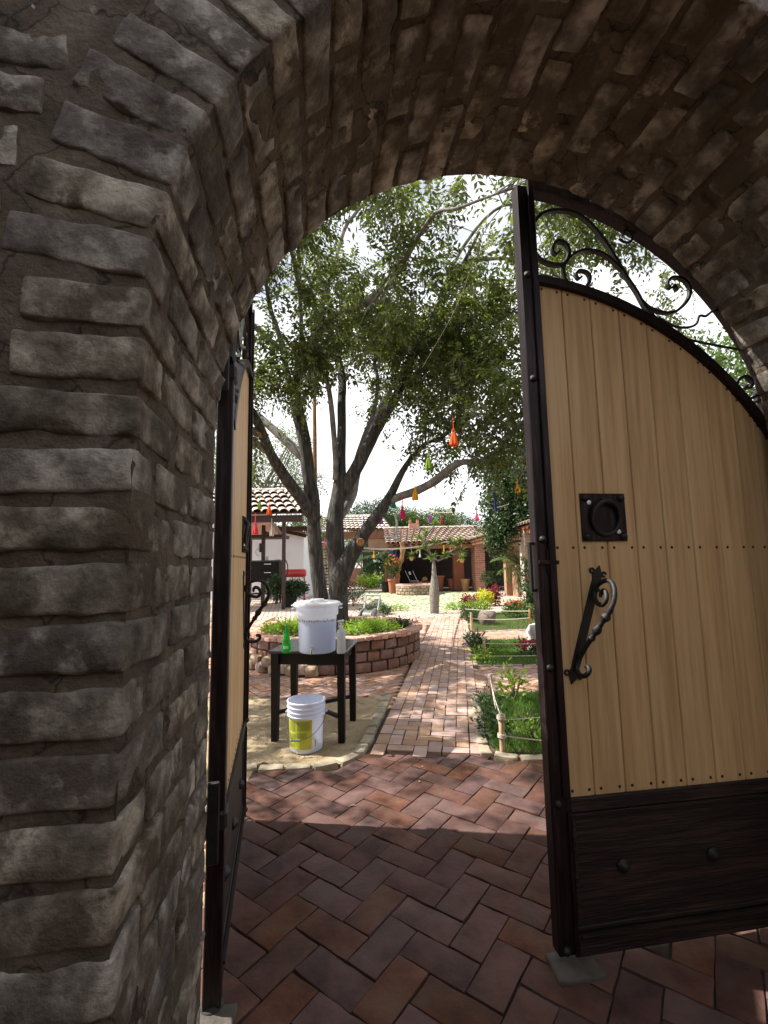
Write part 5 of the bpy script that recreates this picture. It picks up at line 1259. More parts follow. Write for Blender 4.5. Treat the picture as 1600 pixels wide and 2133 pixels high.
# grill cabinet
g0 = at(512, 1200, 18.9).x; g1 = at(586, 1200, 18.9).x
gc = thing('grill_cabinet', 'black grill cabinet with drawers standing under the pavilion', 'cabinet', ((g0+g1)/2, 18.9, 0))
MB().box(((g0+g1)/2, 18.9, 1.30), (g1-g0, .8, .80), bev=.01).build('body', MAT['table'], gc)
MB().box(((g0+g1)/2, 18.9, 1.735), (g1-g0+.1, .9, .06), bev=.008).build('worktop', MAT['table_top'], gc)
for i, z in enumerate((1.56, 1.22)): 
    d = MB().box(((g0+g1)/2+.28, 18.485, z), ((g1-g0)*.45, .03, .26), bev=.006).build('drawer', MAT['table'], gc)
    MB().box(((g0+g1)/2+.28, 18.455, z+.05), (.28, .02, .022)).build('handle', MAT['chrome'], d)
for x in (g0+.1, g1-.1):
    for y in (18.6, 19.2): MB().box((x, y, .45), (.07, .07, .9)).build('leg', MAT['timber'], gc)
MB().box(((g0+g1)/2, 18.9, .42), (g1-g0-.1, .6, .05)).build('shelf', MAT['timber'], gc)
cp = at(557, 1163, 18.75); o = MB().lathe([(.001, 0), (.05, 0), (.065, .16), (.06, .16), (.045, .01), (.001, .01)], (cp.x, 18.75, 1.768), 14, cap=False).build('cup', MAT['white_cap'], None, True, origin=(cp.x, 18.75, 1.768)); tag(o, 'small white cup on the grill cabinet', 'cup')
cp = at(579, 1164, 18.8); o = MB().box((cp.x, 18.8, 1.79), (.22, .16, .045), bev=.01).build('dish', MAT['white_cap'], None, origin=(cp.x, 18.8, 1.77)); tag(o, 'flat white dish at the right end of the grill cabinet', 'dish')
# white house with a sloping roof edge
hx = lambda px: at(px, 1150, 21.5).x; hz_ = lambda px, py: at(px, py, 21.5).z
wh = thing('white_house', 'white plastered low house behind the pavilion', 'house', (hx(560), 22, 0))
poly = [(hx(440), 0), (hx(633), 0), (hx(633), hz_(633, 1114)), (hx(572), hz_(572, 1102)), (hx(505), hz_(505, 1082)), (hx(440), hz_(440, 1075))]
MB().prism(poly, 21.5, 26, f=lambda a, b, z: Vector((a, z, b))).build('wall', MAT['white_wall'], wh)
rp = [(hx(638), hz_(638, 1113)), (hx(572), hz_(572, 1099)), (hx(505), hz_(505, 1079)), (hx(440), hz_(440, 1071))]
MB().prism(rp+[(a, b+.10) for a, b in rp[::-1]], 21.2, 26.2, f=lambda a, b, z: Vector((a, z, b))).build('roof', MAT['timber_red'], wh)
MB().prism([(a, b-.02) for a, b in rp]+[(a, b-.16) for a, b in rp[::-1]], 21.38, 21.49, f=lambda a, b, z: Vector((a, z, b))).build('fascia_board', MAT['timber'], wh)
o = MB().box((hx(544), 21.44, at(544, 1141, 21.5).z), (.14, .1, .42), bev=.02).build('wall_box', MAT['black_iron'], None, origin=(hx(544), 21.44, 2)); tag(o, 'small black box fixed on the white wall with a cable', 'meter box')
c = at(538, 1150, 21.4); o = MB().tube([c+Vector((cos(a)*.12, 0, sin(a)*.16)) for a in [2*pi*i/16 for i in range(14)]], .008, 5).build('cable', MAT['black_iron'], None, origin=tuple(c)); tag(o, 'loop of black cable hanging on the white wall', 'cable')
# red gas cylinder
c = at(615, 1194, 18.0); tk = thing('gas_tank', 'red horizontal gas tank on red legs beside the pavilion', 'gas tank', (c.x, 18, 0))
MX = Matrix.Rotation(pi/2, 4, 'Y'); MAT['red_paint'] = mat('red_paint', [(.50, .035, .03), (.60, .06, .05)], 4, .35, 0, rand=0)
MB().lathe([(.001, -.42), (.12, -.42), (.155, -.38), (.16, -.1), (.165, -.1), (.165, -.08), (.16, -.08), (.16, .14), (.165, .14), (.165, .16), (.16, .16), (.155, .38), (.12, .42), (.001, .42)], (c.x, 18, c.z), 20, cap=False, M=MX).build('cylinder', MAT['red_paint'], tk, True)
for dx in (-.38, .36):
    mb = MB(); mb.tube([(c.x+dx, 17.85, 0), (c.x+dx, 18, c.z-.1)], .025, 6); mb.tube([(c.x+dx, 18.15, 0), (c.x+dx, 18, c.z-.1)], .025, 6); mb.build('leg', MAT['red_paint'], tk)
hb_ = at(592, 1165, 17.0); o = MB().tube([at(591, 1158, 16.4), at(599, 1175, 16.5), at(600, 1190, 16.6), at(594, 1205, 16.6)], .02, 6).build('hanging_cable', MAT['black_iron'], None, origin=tuple(at(591, 1158, 16.4))); tag(o, 'dark cable hanging from the front pavilion post', 'cable')
c = at(612, 1218, 17.2); shrub('potted_bush', 'rounded dark green bush under the red gas tank', 'bush', (c.x, 17.2, .66), (.50, .5, .34), 2600, .09, MAT['leaf_dark'], seed=60, stems=8)
MB().lathe([(.001, 0), (.20, 0), (.30, .42), (.27, .42), (.001, .38)], (c.x-.15, 17.2, 0), 18, cap=False).build('pot', MAT['black_iron'], bpy.data.objects['potted_bush'], True)
c = at(575, 1225, 16.8); shrub('bush', 'dark green bush left of the front pavilion post', 'bush', (c.x, 16.8, .75), (.4, .4, .5), 2000, .09, MAT['leaf_dark'], seed=61)

# ---------------------------------------------------------------- gatehouse in the middle distance
gh = thing('gatehouse', 'small gatehouse with a weathered tiled roof behind the tree trunks', 'gatehouse', (-2, 32.5, 0))
mz = lambda px, py, Y=32: at(px, py, Y)
roof(mz(660, 1102), mz(812, 1103), mz(668, 1077, 34.5), mz(790, 1074, 34.5), gh, V_tileg, pitch=.32, rows=6, limit=60)
a = mz(655, 1113); b = mz(815, 1109); MB().box(((a.x+b.x)/2, 32.3, a.z-.1), (b.x-a.x, .4, .5)).build('beam', MAT['timber_red'], gh)
a = mz(664, 1235); b = mz(693, 1120); wl2 = wall_box(a.x, b.x, 32.1, 33.4, 0, b.z+.1).build('stone_pier', MAT['dark_wall'], gh)
V_rb = Variants('stone', [rough_block(.3, .2, .22, (3, 2, 2), .05, .03, 350+s_, 7) for s_ in range(5)], MAT['rubble'])
pl = []
zz = .12
while zz < 3.4:
    xx = a.x+.1
    while xx < b.x+.02: pl.append((Matrix.Translation((xx, 32.05, zz+RND.uniform(-.03, .03))) @ Matrix.Rotation(RND.uniform(-.3, .3), 4, 'Y') @ Matrix.Diagonal((RND.uniform(.6, 1), .6, RND.uniform(.6, 1), 1)), RND.randrange(5), .3)); xx += .27
    zz += .22
pieces('stone', pl, V_rb, gh, 0, stuff_name='rubble_facing')
a = mz(768, 1200); b = mz(822, 1120); wall_box(a.x, b.x, 32.2, 33.4, 2.6, b.z+.45).build('wall', MAT['plaster_brown'], gh)
wall_box(a.x+.9, b.x, 32.2, 33.4, 0, 2.6).build('wall', MAT['plaster_brown'], gh)
# low wall, trellis and wooden shed door beyond the road
a = at(735, 1206, 33); b = at(762, 1183, 33); lwl = thing('brick_low_wall', 'low orange brick wall beyond the pale road', 'wall', ((a.x+b.x)/2, 33, 0))
wall_box(a.x-1.8, b.x, 33, 33.4, 0, b.z).build('core', MAT['mortar_pale'], lwl); brickwork((a.x-1.8, 33, 0), (1, 0, 0), b.x-a.x+1.8, 0, b.z, .06, V_br, lwl, L_=.34, hh=.08, pit=.1)
tr_ = thing('trellis', 'pale crossed pole trellis on the low brick wall', 'trellis', ((a.x+b.x)/2, 33.2, b.z))
for q in (((742, 1183), (754, 1165)), ((740, 1166), (755, 1183)), ((738, 1184), (739, 1160)), ((753, 1184), (753, 1160)), ((734, 1168), (756, 1163))):
    MB().tube([at(*q[0], 33.2), at(*q[1], 33.2)], .05, 6).build('pole', MAT['stake'], tr_)
a = at(756, 1215, 31); b = at(777, 1150, 31)
shd = thing('shed', 'dark wooden shed with a pale flat roof edge behind the palm', 'shed', ((a.x+b.x)/2, 31.4, 0))
for i in range(7):
    x = a.x+(b.x-a.x)*(i+.5)/7; MB().box((x, 31, b.z/2), ((b.x-a.x)/7-.02, .06, b.z)).build('board', MAT['timber'], shd)
wall_box(a.x, b.x, 31.05, 32.0, 0, b.z-.02).build('core', MAT['timber'], shd); MB().box(((a.x+b.x)/2-.1, 31.3, b.z+.05), (b.x-a.x+.9, 1.0, .10)).build('roof', MAT['mortar_pale'], shd)

# ---------------------------------------------------------------- the long tiled house and its right wing
hs = thing('tiled_house', 'long low house with a clay tiled roof, dark veranda and brick pillars', 'house', (4, 27, 0))
EZ = at(900, 1131, 24).z
eL = at(808, 1136, 24.5); eR = at(990, 1121, 24.5); eL.z = EZ; eR.z = EZ+.12
rL = at(803, 1102, 28.3); rR = at(1040, 1097, 28.3); rL.z = rR.z = (rL.z+rR.z)/2
roof(eL, eR, rL, rR, hs, V_tile, pitch=.27, rows=9, limit=280)
MB().box(((eL.x+eR.x)/2, 24.75, EZ-.17), (eR.x-eL.x, .18, .20)).build('beam', MAT['timber_red'], hs)
for i in range(14):
    s = (i+.5)/14; a = eL.lerp(eR, s); b = rL.lerp(rR, s); MB().tube([a+Vector((0, -.02, -.10)), b+Vector((0, 0, -.12))], .06, 6).build('rafter', MAT['timber_red'], hs)
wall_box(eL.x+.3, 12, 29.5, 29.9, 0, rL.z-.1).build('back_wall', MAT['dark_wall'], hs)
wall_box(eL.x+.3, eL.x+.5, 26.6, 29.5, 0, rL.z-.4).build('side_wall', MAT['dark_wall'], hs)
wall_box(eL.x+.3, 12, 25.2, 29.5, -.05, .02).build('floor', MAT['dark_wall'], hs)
def pillar(px0, px1, Y, dpt, ztop, sides=True, nm='pillar', lab=None):
    x0 = at(px0, 1170, Y).x; x1 = at(px1, 1170, Y).x; o = wall_box(x0, x1, Y, Y+dpt, 0, ztop).build(nm, MAT['mortar_pale'], hs)
    brickwork((x0, Y, 0), (1, 0, 0), x1-x0, 0, ztop, .06, V_br, o, hh=.085, pit=.112, L_=.30, stuff='bricks', limit=0)
    brickwork((x0, Y+dpt, 0), (0, -1, 0), dpt, 0, ztop, .06, V_br, o, hh=.085, pit=.112, L_=.30, nrm=(-1, 0, 0), limit=0)
    return x0, x1
pillar(990, 1010.5, 24.6, 1.05, EZ+.05)
x0 = at(945, 1170, 26).x; x1 = at(966, 1170, 26).x; wall_box(x0, x1, 26, 26.5, 0, EZ+.3).build('terracotta_pillar', MAT['terracotta'], hs)
ch = at(852, 1098, 28); ch2 = at(872, 1090, 28); chim = wall_box(ch.x, ch2.x, 27.8, 28.4, ch.z-.6, ch2.z-.02).build('chimney', MAT['mortar_pale'], hs)
brickwork((ch.x, 27.8, 0), (1, 0, 0), ch2.x-ch.x, ch.z-.4, ch2.z-.02, .06, V_br, chim, pit=.075)
for q in (ch.x+.07, ch2.x-.07): MB().box((q, 27.9, ch2.z+.10), (.15, .25, .22)).build('merlon', MAT['brick_red'], chim)
# right wing: eave comes towards us
wA = at(978, 1121, 24.6); wB = Vector((5.2, 13.4, EZ+.02)); wA = Vector((at(978, 1121, 24.6).x, 24.4, EZ+.1)); wB = at(1120, 1083, 13.8); wB.z = EZ+.1
wg = thing('right_wing', 'right wing of the house with tiled eave, adobe wall and brick pillars', 'house', (7, 20, 0))
off = Vector((3.4, .9, 1.15)); roof(wB, wA, wB+off, wA+off, wg, V_tile, pitch=.28, rows=8, limit=90, ridge=True)
d = (wB-wA); n_ = Vector((d.y, -d.x, 0)).normalized()
fb = MB(); fb.ribbon([wA+Vector((.15, 0, -.16)), wB+Vector((.15, 0, -.16))], .16, .10, (0, 0, 1)); fb.build('eave_beam', MAT['timber_red'], wg)
for i in range(26):
    p = wA.lerp(wB, (i+.5)/26); MB().tube([p+Vector((-.02, 0, -.09)), p+off*.9+Vector((0, 0, -.12))], .045, 5).build('rafter', MAT['timber_red'], wg)
x0 = at(1053, 1170, 21).x; x1 = at(1092, 1170, 21).x
aw = wall_box(x0, x1+.6, 21, 21.4, 0, EZ+.4).build('adobe_wall', MAT['plaster_brown'], wg); brickwork((x0, 21, 0), (1, 0, 0), x1-x0+.5, 1.1, EZ+.3, .06, V_ad, aw, L_=.36, hh=.105, pit=.14, limit=160, sz=.34)
wall_box(x0+.25, x1+.3, 20.1, 20.9, 0, 1.25).build('plaster_base', MAT['plaster_brown'], wg)
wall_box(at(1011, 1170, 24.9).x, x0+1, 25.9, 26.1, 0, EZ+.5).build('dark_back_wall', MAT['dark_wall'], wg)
MB().box(((at(1011, 1170, 25).x+x0)/2+.3, 25.0, EZ-.40), (x0-at(1011, 1170, 25).x+1.8, .3, .10)).build('lintel', MAT['timber_red'], wg)
x0b = at(1092, 1170, 17.2).x; x1b = at(1104, 1170, 17.2).x; o = wall_box(x0b, x1b, 17.2, 17.7, 0, EZ+.1).build('brick_pillar', MAT['mortar_pale'], wg)
brickwork((x0b, 17.2, 0), (1, 0, 0), x1b-x0b, 0, EZ+.1, .06, V_br, o, hh=.075, pit=.1, L_=.22)
x0c = at(1099, 1170, 15.2).x; wl3 = wall_box(x0c, x0c+.9, 15.4, 15.8, 1.5, EZ+.1).build('adobe_wall', MAT['mortar_pale'], wg); brickwork((x0c, 15.4, 0), (1, 0, 0), .9, 1.5, EZ+.1, .06, V_ad, wl3, L_=.30, hh=.075, pit=.10, limit=60, sz=.3)
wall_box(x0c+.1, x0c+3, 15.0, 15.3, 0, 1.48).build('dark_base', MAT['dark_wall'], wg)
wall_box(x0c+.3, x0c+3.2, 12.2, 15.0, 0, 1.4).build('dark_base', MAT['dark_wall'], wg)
# gnarled log post
b = gp(829, 1229); b.y = 24.6; b.x = at(829, 1229, 24.6).x
lp = [(829, 1232, 13), (827, 1205, 12), (829, 1185, 12), (836, 1165, 11), (839, 1145, 11), (837, 1128, 10)]
P = smooth_path([(*tuple(at(x, y, 24.4)), r/2/FPX*24.4) for x, y, r in lp], 4); P[0][2] = -.05
o = MB().tube([p[:3] for p in P], [p[3]*(1+.15*sin(i*1.7)) for i, p in enumerate(P)], 10).build('log_post', MAT['log'], None, 'all', origin=tuple(P[0][:3]), fix=False); tag(o, 'gnarled reddish tree trunk post carrying the veranda roof', 'post')
brn = [((800, 1118), (815, 1119), (828, 1124), (836, 1129)), ((824, 1070), (827, 1090), (825, 1110), (832, 1128))]
mb = MB()
for q in brn: mb.tube([at(x, y, 24.0) for x, y in q], [.035, .06, .06, .05], 7)
mb.tube([at(824, 1078, 24.0), at(821, 1068, 24.0)], [.05, .02], 6); o = mb.build('bare_branch', MAT['limb'], None, True, origin=tuple(at(830, 1128, 24.0)), fix=False); tag(o, 'forked bare branch lying over the edge of the tiled roof', 'branch')
# low stone ring
c = at(868, 1232, 23.3); c.z = 0; sr = thing('stone_ring', 'low curved rubble stone wall in front of the veranda', 'low wall', c)
RR = 1.0; pl = []
MB().lathe([(.80, -.03), (.80, .44), (1.0, .44), (1.0, -.03)], c, 40, cap=False).build('core', MAT['mortar_pale'], sr, True)
for row in range(3):
    for i in range(24):
        an = 2*pi*(i+.5*(row % 2))/24; pl.append((Matrix.Translation(c+Vector((cos(an)*1.0, sin(an)*1.0, .10+row*.15))) @ Matrix.Rotation(an+pi/2, 4, 'Z') @ Matrix.Diagonal((.85, .5, .62, 1)), (i+row) % 5, .3))
pieces('stone', pl, V_rb, sr, 80, minpx=8)
MB().lathe([(.76, .44), (.76, .50), (1.06, .50), (1.06, .44)], c, 36, cap=False).build('coping', MAT['coping'], sr, True)
# pots, chair and dim things of the veranda
def pot(px, py, Y, h, r, m, label, extra=None):
    p = at(px, py, Y); p.z = .02 if Y > 25 else 0; o = MB().lathe([(.001, 0), (r*.72, 0), (r*.95, h*.85), (r*1.08, h*.86), (r*1.1, h), (r*.95, h), (r*.85, h*.9), (.001, h*.88)], p, 20, cap=False).build('plant_pot', m, None, True, origin=tuple(p)); tag(o, label, 'pot'); return p
MAT['pot_orange'] = mat('glazed_orange_pot', [(.50, .22, .07), (.62, .38, .16)], 4, .5, .2, rand=0)
pp_ = pot(970, 1227, 25.3, .62, .24, MAT['pot_orange'], 'tall orange glazed pot between the veranda pillars')
mb = MB()
for q in ((.02, .42), (.02, .30), (-.03, .36), (.04, .24)): mb.box((pp_.x+q[0], pp_.y-.235, pp_.z+q[1]), (.09, .02, .025))
mb.box((pp_.x-.01, pp_.y-.23, pp_.z+.33), (.025, .02, .24)); mb.build('painted_mark', MAT['mortar_pale'], bpy.data.objects['plant_pot'])
pot(915, 1225, 26.2, .8, .30, MAT['terracotta'], 'large dim terracotta pot behind the bottle tree')
pot(941, 1225, 26.4, .6, .22, MAT['terracotta'], 'dim red pot beside the terracotta pillar')
sp_ = at(818, 1228, 24.2); pot(818, 1229, 24.2, .75, .24, MAT['terracotta'], 'square shouldered terracotta pot left of the log post')
shrub('potted_plant', 'red flowering plant in the terracotta pot left of the log post', 'plant', (sp_.x, 24.2, 1.4), (.35, .3, .6), 700, .12, MAT['leaf_mid'], extra=(MAT['petal_orange'], 22, .07), seed=70)
pot(803, 1222, 25.2, .55, .26, MAT['black_iron'], 'black pot at the foot of the palm')
cs = at(863, 1200, 24.9)
ct = thing('folding_chair', 'pale folding garden chair behind the stone ring', 'chair', (cs.x, 24.9, 0))
MAT['chair'] = mat('grey_metal', [(.35, .36, .38)], 4, .4, 0, rand=0, metal=.6)
for dx in (-.2, .2):
    MB().tube([(cs.x+dx-.28, 24.9, 1.15), (cs.x+dx+.2, 24.9, .05)], .018, 6).build('leg', MAT['chair'], ct); MB().tube([(cs.x+dx+.22, 24.8, .62), (cs.x+dx-.2, 24.8, .05)], .018, 6).build('leg', MAT['chair'], ct)
MB().box((cs.x+.03, 24.9, .60), (.42, .40, .03)).build('seat', MAT['chair'], ct); MB().box((cs.x-.24, 24.9, 1.02), (.10, .44, .16), M=Matrix.Rotation(-.4, 4, 'Y')).build('backrest', MAT['chair'], ct)
lp_ = at(885, 1207, 27); o = MB().ball((lp_.x, 27, lp_.z), .16, 12, (1, 1, .9)).build('clay_ornament', MAT['pot_orange'], None, True, origin=(lp_.x, 27, lp_.z-.15)); tag(o, 'small orange ornament on the dim veranda chest', 'ornament')
o = wall_box(lp_.x-.75, lp_.x+.5, 26.8, 27.5, .02, lp_.z-.14).build('chest', MAT['terracotta'], None, origin=(lp_.x, 27.1, .02)); tag(o, 'dim reddish chest inside the veranda', 'chest')

# ---------------------------------------------------------------- bottle tree
MAT['bottle_bark'] = mat('spiny_grey_bark', [(.10, .09, .08), (.22, .20, .17), (.34, .32, .28)], 26, .95, 1.0, 60, rand=0, bdist=.02)
MAT['rosette'] = leafmat('rosette_leaf', (.13, .19, .06), .3, .3)
bp_ = gp(905, 1277); Yb = bp_.y; bo = thing('bottle_tree', 'bottle shaped grey trunk with spiky leaf rosettes before the tiled house', 'tree', bp_)
prof = []
for y, w in ((1281, 15), (1270, 16), (1255, 17.5), (1240, 18), (1228, 17), (1215, 14), (1203, 10.5), (1190, 8), (1175, 6.2), (1158, 4.6)):
    prof.append((w*1.12/2/FPX*Yb*(1+.03*sin(y)), max(-.03, at(905, y, Yb).z)))
mb = MB(); pr2 = smooth_path(prof, 5); base = len(mb.v); mb.lathe([tuple(q) for q in pr2], (bp_.x, bp_.y, 0), 28)
for i, v in enumerate(mb.v):
    a = atan2(v.y-bp_.y, v.x-bp_.x); k = 1+.05*sin(a*9+v.z*55)+.04*noise.noise(v*9); v.x = bp_.x+(v.x-bp_.x)*k+.03*sin(v.z*1.2); v.y = bp_.y+(v.y-bp_.y)*k
mb.build('trunk', MAT['bottle_bark'], bo, 'all')
brs = [[(904, 1162), (895, 1150), (888, 1140), (884, 1128)], [(888, 1140), (886, 1128), (884, 1112)], [(904, 1160), (912, 1168), (930, 1160), (938, 1150), (948, 1142)], [(892, 1146), (900, 1138), (908, 1132)], [(884, 1122), (893, 1108), (905, 1094)], [(938, 1152), (945, 1155), (955, 1150)]]
for q in brs: MB().tube([at(x, y, Yb-.1) for x, y in q], [.035-.004*i for i in range(len(q))], 7).build('branch', MAT['limb'], bo, True, fix=False)
rg3 = np.random.default_rng(12)
for k, (x, y, s_) in enumerate(((899, 1163, 14), (880, 1143, 13), (872, 1122, 12), (908, 1131, 14), (931, 1158, 13), (950, 1136, 14), (906, 1092, 11), (960, 1150, 12), (958, 1128, 11), (886, 1110, 9), (940, 1130, 12))):
    c = np.array(at(x, y, Yb-.1+.12*((k % 3)-1))); n = 36; R_ = 1.3*s_/FPX*Yb
    a = rg3.uniform(0, 6.28, n); el = rg3.uniform(-.35, 1.2, n); D = np.stack([np.cos(a)*np.cos(el), np.sin(a)*np.cos(el), np.sin(el)], 1); D_, S_, N_ = rot_rows(D)
    V = leaf_quads(np.repeat(c[None], n, 0), D_, N_, np.full(n, R_)*rg3.uniform(.8, 1.2, n), np.full(n, .045), rg3); np_mesh('leaf_rosette', V, quads(n), MAT['rosette'], bo)
# hanging basket plants under the eave
for px, py, Y, lb in ((857, 1158, 24.3, 'spiky green plant hanging under the veranda eave left of the bottle tree'), (962, 1162, 24.0, 'spiky hanging plant left of the brick pillar')):
    c = at(px, py, Y); t = thing('hanging_plant', lb, 'hanging plant', tuple(c)); n = 60; a = rg3.uniform(0, 6.28, n); el = rg3.uniform(-.5, 1.2, n)
    D = np.stack([np.cos(a)*np.cos(el), np.sin(a)*np.cos(el), np.sin(el)], 1); D_, S_, N_ = rot_rows(D); np_mesh('foliage', leaf_quads(np.repeat(np.array(c)[None], n, 0), D_, N_, rg3.uniform(.25, .5, n), np.full(n, .05), rg3), quads(n), MAT['rosette'], t, kind='stuff')
    MB().lathe([(.001, -.28), (.09, -.22), (.13, -.05), (.10, -.04), (.001, -.06)], c, 12, cap=False).build('pot', MAT['pot_orange'], t, True); MB().tube([c+Vector((0, 0, -.05)), (c.x, c.y, EZ-.05)], .008, 4).build('cord', MAT['rope'], t)
# palm fronds
def palm(name, label, c, n, Lf, m, stem_h, seed, spread=1.0):
    rg_ = np.random.default_rng(seed); c = Vector(c); t = thing(name, label, 'palm', (c.x, c.y, 0)); mb = MB(); Bs = []; Ds = []; Ls = []
    for i in range(n):
        a = rg_.uniform(0, 6.28); el = rg_.uniform(.3, 1.3); q = np.array(c, float); d = np.array([cos(a)*cos(el)*spread, sin(a)*cos(el), sin(el)]); pts = [q.copy()]
        for k in range(9):
            d = d+np.array([0, 0, -.16]); d /= np.linalg.norm(d); q = q+d*Lf/9; pts.append(q.copy())
            if k > 0:
                s = np.cross(d, [0, 0, 1]); s /= np.linalg.norm(s)+1e-6
                for sg in (-1, 1):
                    for h in (0, .5): Bs.append(q-d*Lf/9*h); Ds.append(s*sg*.9+d*.6+np.array([0, 0, -.35])+rg_.normal(0, .1, 3)); Ls.append(Lf*.26*(1-abs(k/9-.45)))
        mb.tube(pts, [.02*(1-k/12) for k in range(10)], 4, cap=False)
    mb.build('frond_ribs', MAT['leaf_mid'], t, fix=False)['kind'] = 'stuff'
    Bs = np.array(Bs); D_, S_, N_ = rot_rows(np.array(Ds)); np_mesh('fronds', leaf_quads(Bs, D_, N_, np.array(Ls), np.full(len(Bs), .035*Lf), rg_), quads(len(Bs)), m, t, kind='stuff')
    MB().tube([(c.x, c.y, 0), (c.x+.03, c.y, stem_h/2), tuple(c)], [.10, .08, .06], 8).build('stem', MAT['log'], t, True)
p = at(803, 1175, 25.6); palm('palm', 'dark green feather palm left of the log post', (p.x, 25.6, 1.5), 22, 1.7, MAT['leaf_dark'], 1.5, 5)
p = at(1085, 1200, 19.4); palm('palm', 'arching yellow green palm before the adobe wall', (p.x+.2, 19.6, 1.2), 12, 1.5, MAT['leaf_mid'], 1.2, 8)
p = at(1030, 1190, 24.9); shrub('shade_plant', 'dim leafy plant standing in the dark doorway', 'plant', (p.x, 24.6, 1.15), (.35, .3, .75), 900, .13, MAT['leaf_dark'], seed=72)

# ================================================================ trees beyond
def tree_blob(name, label, trunk_base, blobs, n, size, m, clump=.5, per=16, seed=0, trunk_r=.18, hollow=.45, kind=None, cat='tree', asp=.45):
    rg_ = np.random.default_rng(seed); b0 = Vector(trunk_base); t = thing(name, label, cat, b0); top = Vector(blobs[0][0])
    mb = MB(); mid = b0.lerp(top, .5)+Vector((rg_.uniform(-.2, .2), 0, 0)); mb.tube([b0-Vector((0, 0, .1)), mid, top], [trunk_r, trunk_r*.7, trunk_r*.35], 8); mb.build('trunk', MAT['bark'], t, 'all', fix=False)
    mb = MB()
    for c, r, w in blobs:
        for k in range(7):
            d = rg_.normal(0, 1, 3); d /= np.linalg.norm(d); e_ = Vector(c)+Vector(d*np.array(r)*.85); mb.tube([mid.lerp(top, rg_.uniform(0, 1)), Vector(c).lerp(e_, .3)+Vector((0, 0, -.1)), e_], [trunk_r*.3, trunk_r*.16, trunk_r*.05], 5, cap=False)
    mb.build('branches', MAT['twig'], t, fix=False)['kind'] = 'stuff'
    P = clumps(blobs, n, rg_, clump=clump, per=per, hollow=hollow); V = simple(P, size, rg_, asp=asp, droop=.25); np_mesh('crown', V, quads(len(V)//4), m, t, kind='stuff'); return t
def B3(px, py, Y, rx, ry=None, rz=None, w=1): return (tuple(at(px, py, Y)), (rx, ry or rx, rz or rx), w)
tree_blob('leafy_tree', 'dense dark green tree hanging over the right wing of the house', (7.2, 16.6, 0), [B3(1085, 985, 16.5, 1.35, 1.5, 1.4, 3), B3(1050, 1040, 16.5, .95, 1.1, 1.0, 2), B3(1100, 1070, 16.2, 1.0, 1, .9, 2), B3(1040, 1100, 16, .55, .6, .55, 1), B3(1036, 1133, 15.8, .30, .35, .32, .45), B3(1025, 970, 16.5, .5, .7, .45, .5), B3(1120, 920, 16.5, 1.0, 1.2, .9, 1)], 26000, .11, MAT['leaf_dark'], clump=.28, per=18, seed=31, hollow=.25, asp=.55)
tree_blob('feathery_tree', 'feathery grey green tree behind the pavilion roof', (at(560, 1200, 27).x, 27, 0), [B3(555, 1000, 27, 2.3, 2, 1.7, 3), B3(610, 930, 27, 1.3, 1.5, 1.4, 1.6), B3(500, 960, 27, 2.0, 2, 1.8, 2), B3(640, 1010, 27, 1.5, 1.5, 1.1, 1.3), B3(440, 980, 27, 2, 2, 1.8, 2)], 15000, .13, MAT['leaf_grey'], clump=.5, per=10, seed=32)
tree_blob('far_tree', 'dark tree right behind the gatehouse roof', (at(770, 1190, 38).x, 38, 0), [B3(765, 1080, 38, 2.1, 2, 1.7, 2), B3(795, 1075, 38, 1.2, 1.4, 1.5, 1), B3(742, 1090, 38, 1.2, 1.4, 1.3, 1), B3(780, 1135, 37, 2.0, 1.4, 1.4, 1.6)], 13000, .17, MAT['leaf_dark'], clump=.4, seed=33, hollow=.2)
tree_blob('far_tree', 'sunlit mid green tree left of the chimney', (at(835, 1150, 40).x, 40, 0), [B3(835, 1085, 40, 1.9, 1.8, 1.5, 2), B3(862, 1090, 40, 1.2, 1.4, 1.1, 1), B3(815, 1095, 40, 1.0, 1.2, 1.1, 1)], 11000, .17, MAT['leaf_mid'], clump=.4, seed=34, hollow=.2)
tree_blob('far_tree', 'feathery tree right of the chimney behind the roof', (at(912, 1150, 40).x, 40, 0), [B3(912, 1085, 40, 1.6, 1.6, 1.3, 2), B3(890, 1095, 40, 1.2, 1.4, 1.0, 1), B3(938, 1085, 40, .9, 1.2, 1.0, .8)], 7500, .16, MAT['leaf_mid'], clump=.45, per=10, seed=35)
tree_blob('far_tree', 'small tree behind the ridge beside the leafy tree', (at(965, 1150, 44).x, 44, 0), [B3(958, 1090, 44, 1.2, 1.4, 1.1, 1), B3(985, 1095, 44, 1.2, 1.2, .8, 1)], 3500, .16, MAT['leaf_dark'], clump=.4, seed=36)
tree_blob('far_tree', 'green tree seen through the gatehouse opening', (at(720, 1190, 42).x, 42, 0), [B3(725, 1140, 42, 1.9, 1.5, 1.8, 2), B3(700, 1150, 42, 1.0, 1.2, 1.3, 1), B3(745, 1150, 42, 1.3, 1.2, 1.3, 1)], 7000, .17, MAT['leaf_mid'], clump=.4, seed=37, hollow=.2)
tree_blob('side_tree', 'big green tree beyond the gate at the right edge', (9.5, 13.5, 0), [((9, 12.5, 6.2), (2.4, 2.2, 1.8), 2), ((7.6, 12, 4.9), (1.2, 1.4, 1.3), 1), ((10.5, 13, 4.2), (2, 2, 2), 2)], 16000, .16, MAT['leaf_mid'], clump=.4, seed=38)
tree_blob('screen_tree', 'large tree left of the courtyard beyond the pavilion', (-12.5, 14, 0), [((-12, 13, 5), (3, 3, 2.4), 2), ((-10.5, 10, 4.2), (2, 2, 1.8), 1), ((-12.5, 8, 3.4), (2, 2, 2.2), 1)], 14000, .2, MAT['leaf_mid'], clump=.5, seed=39)
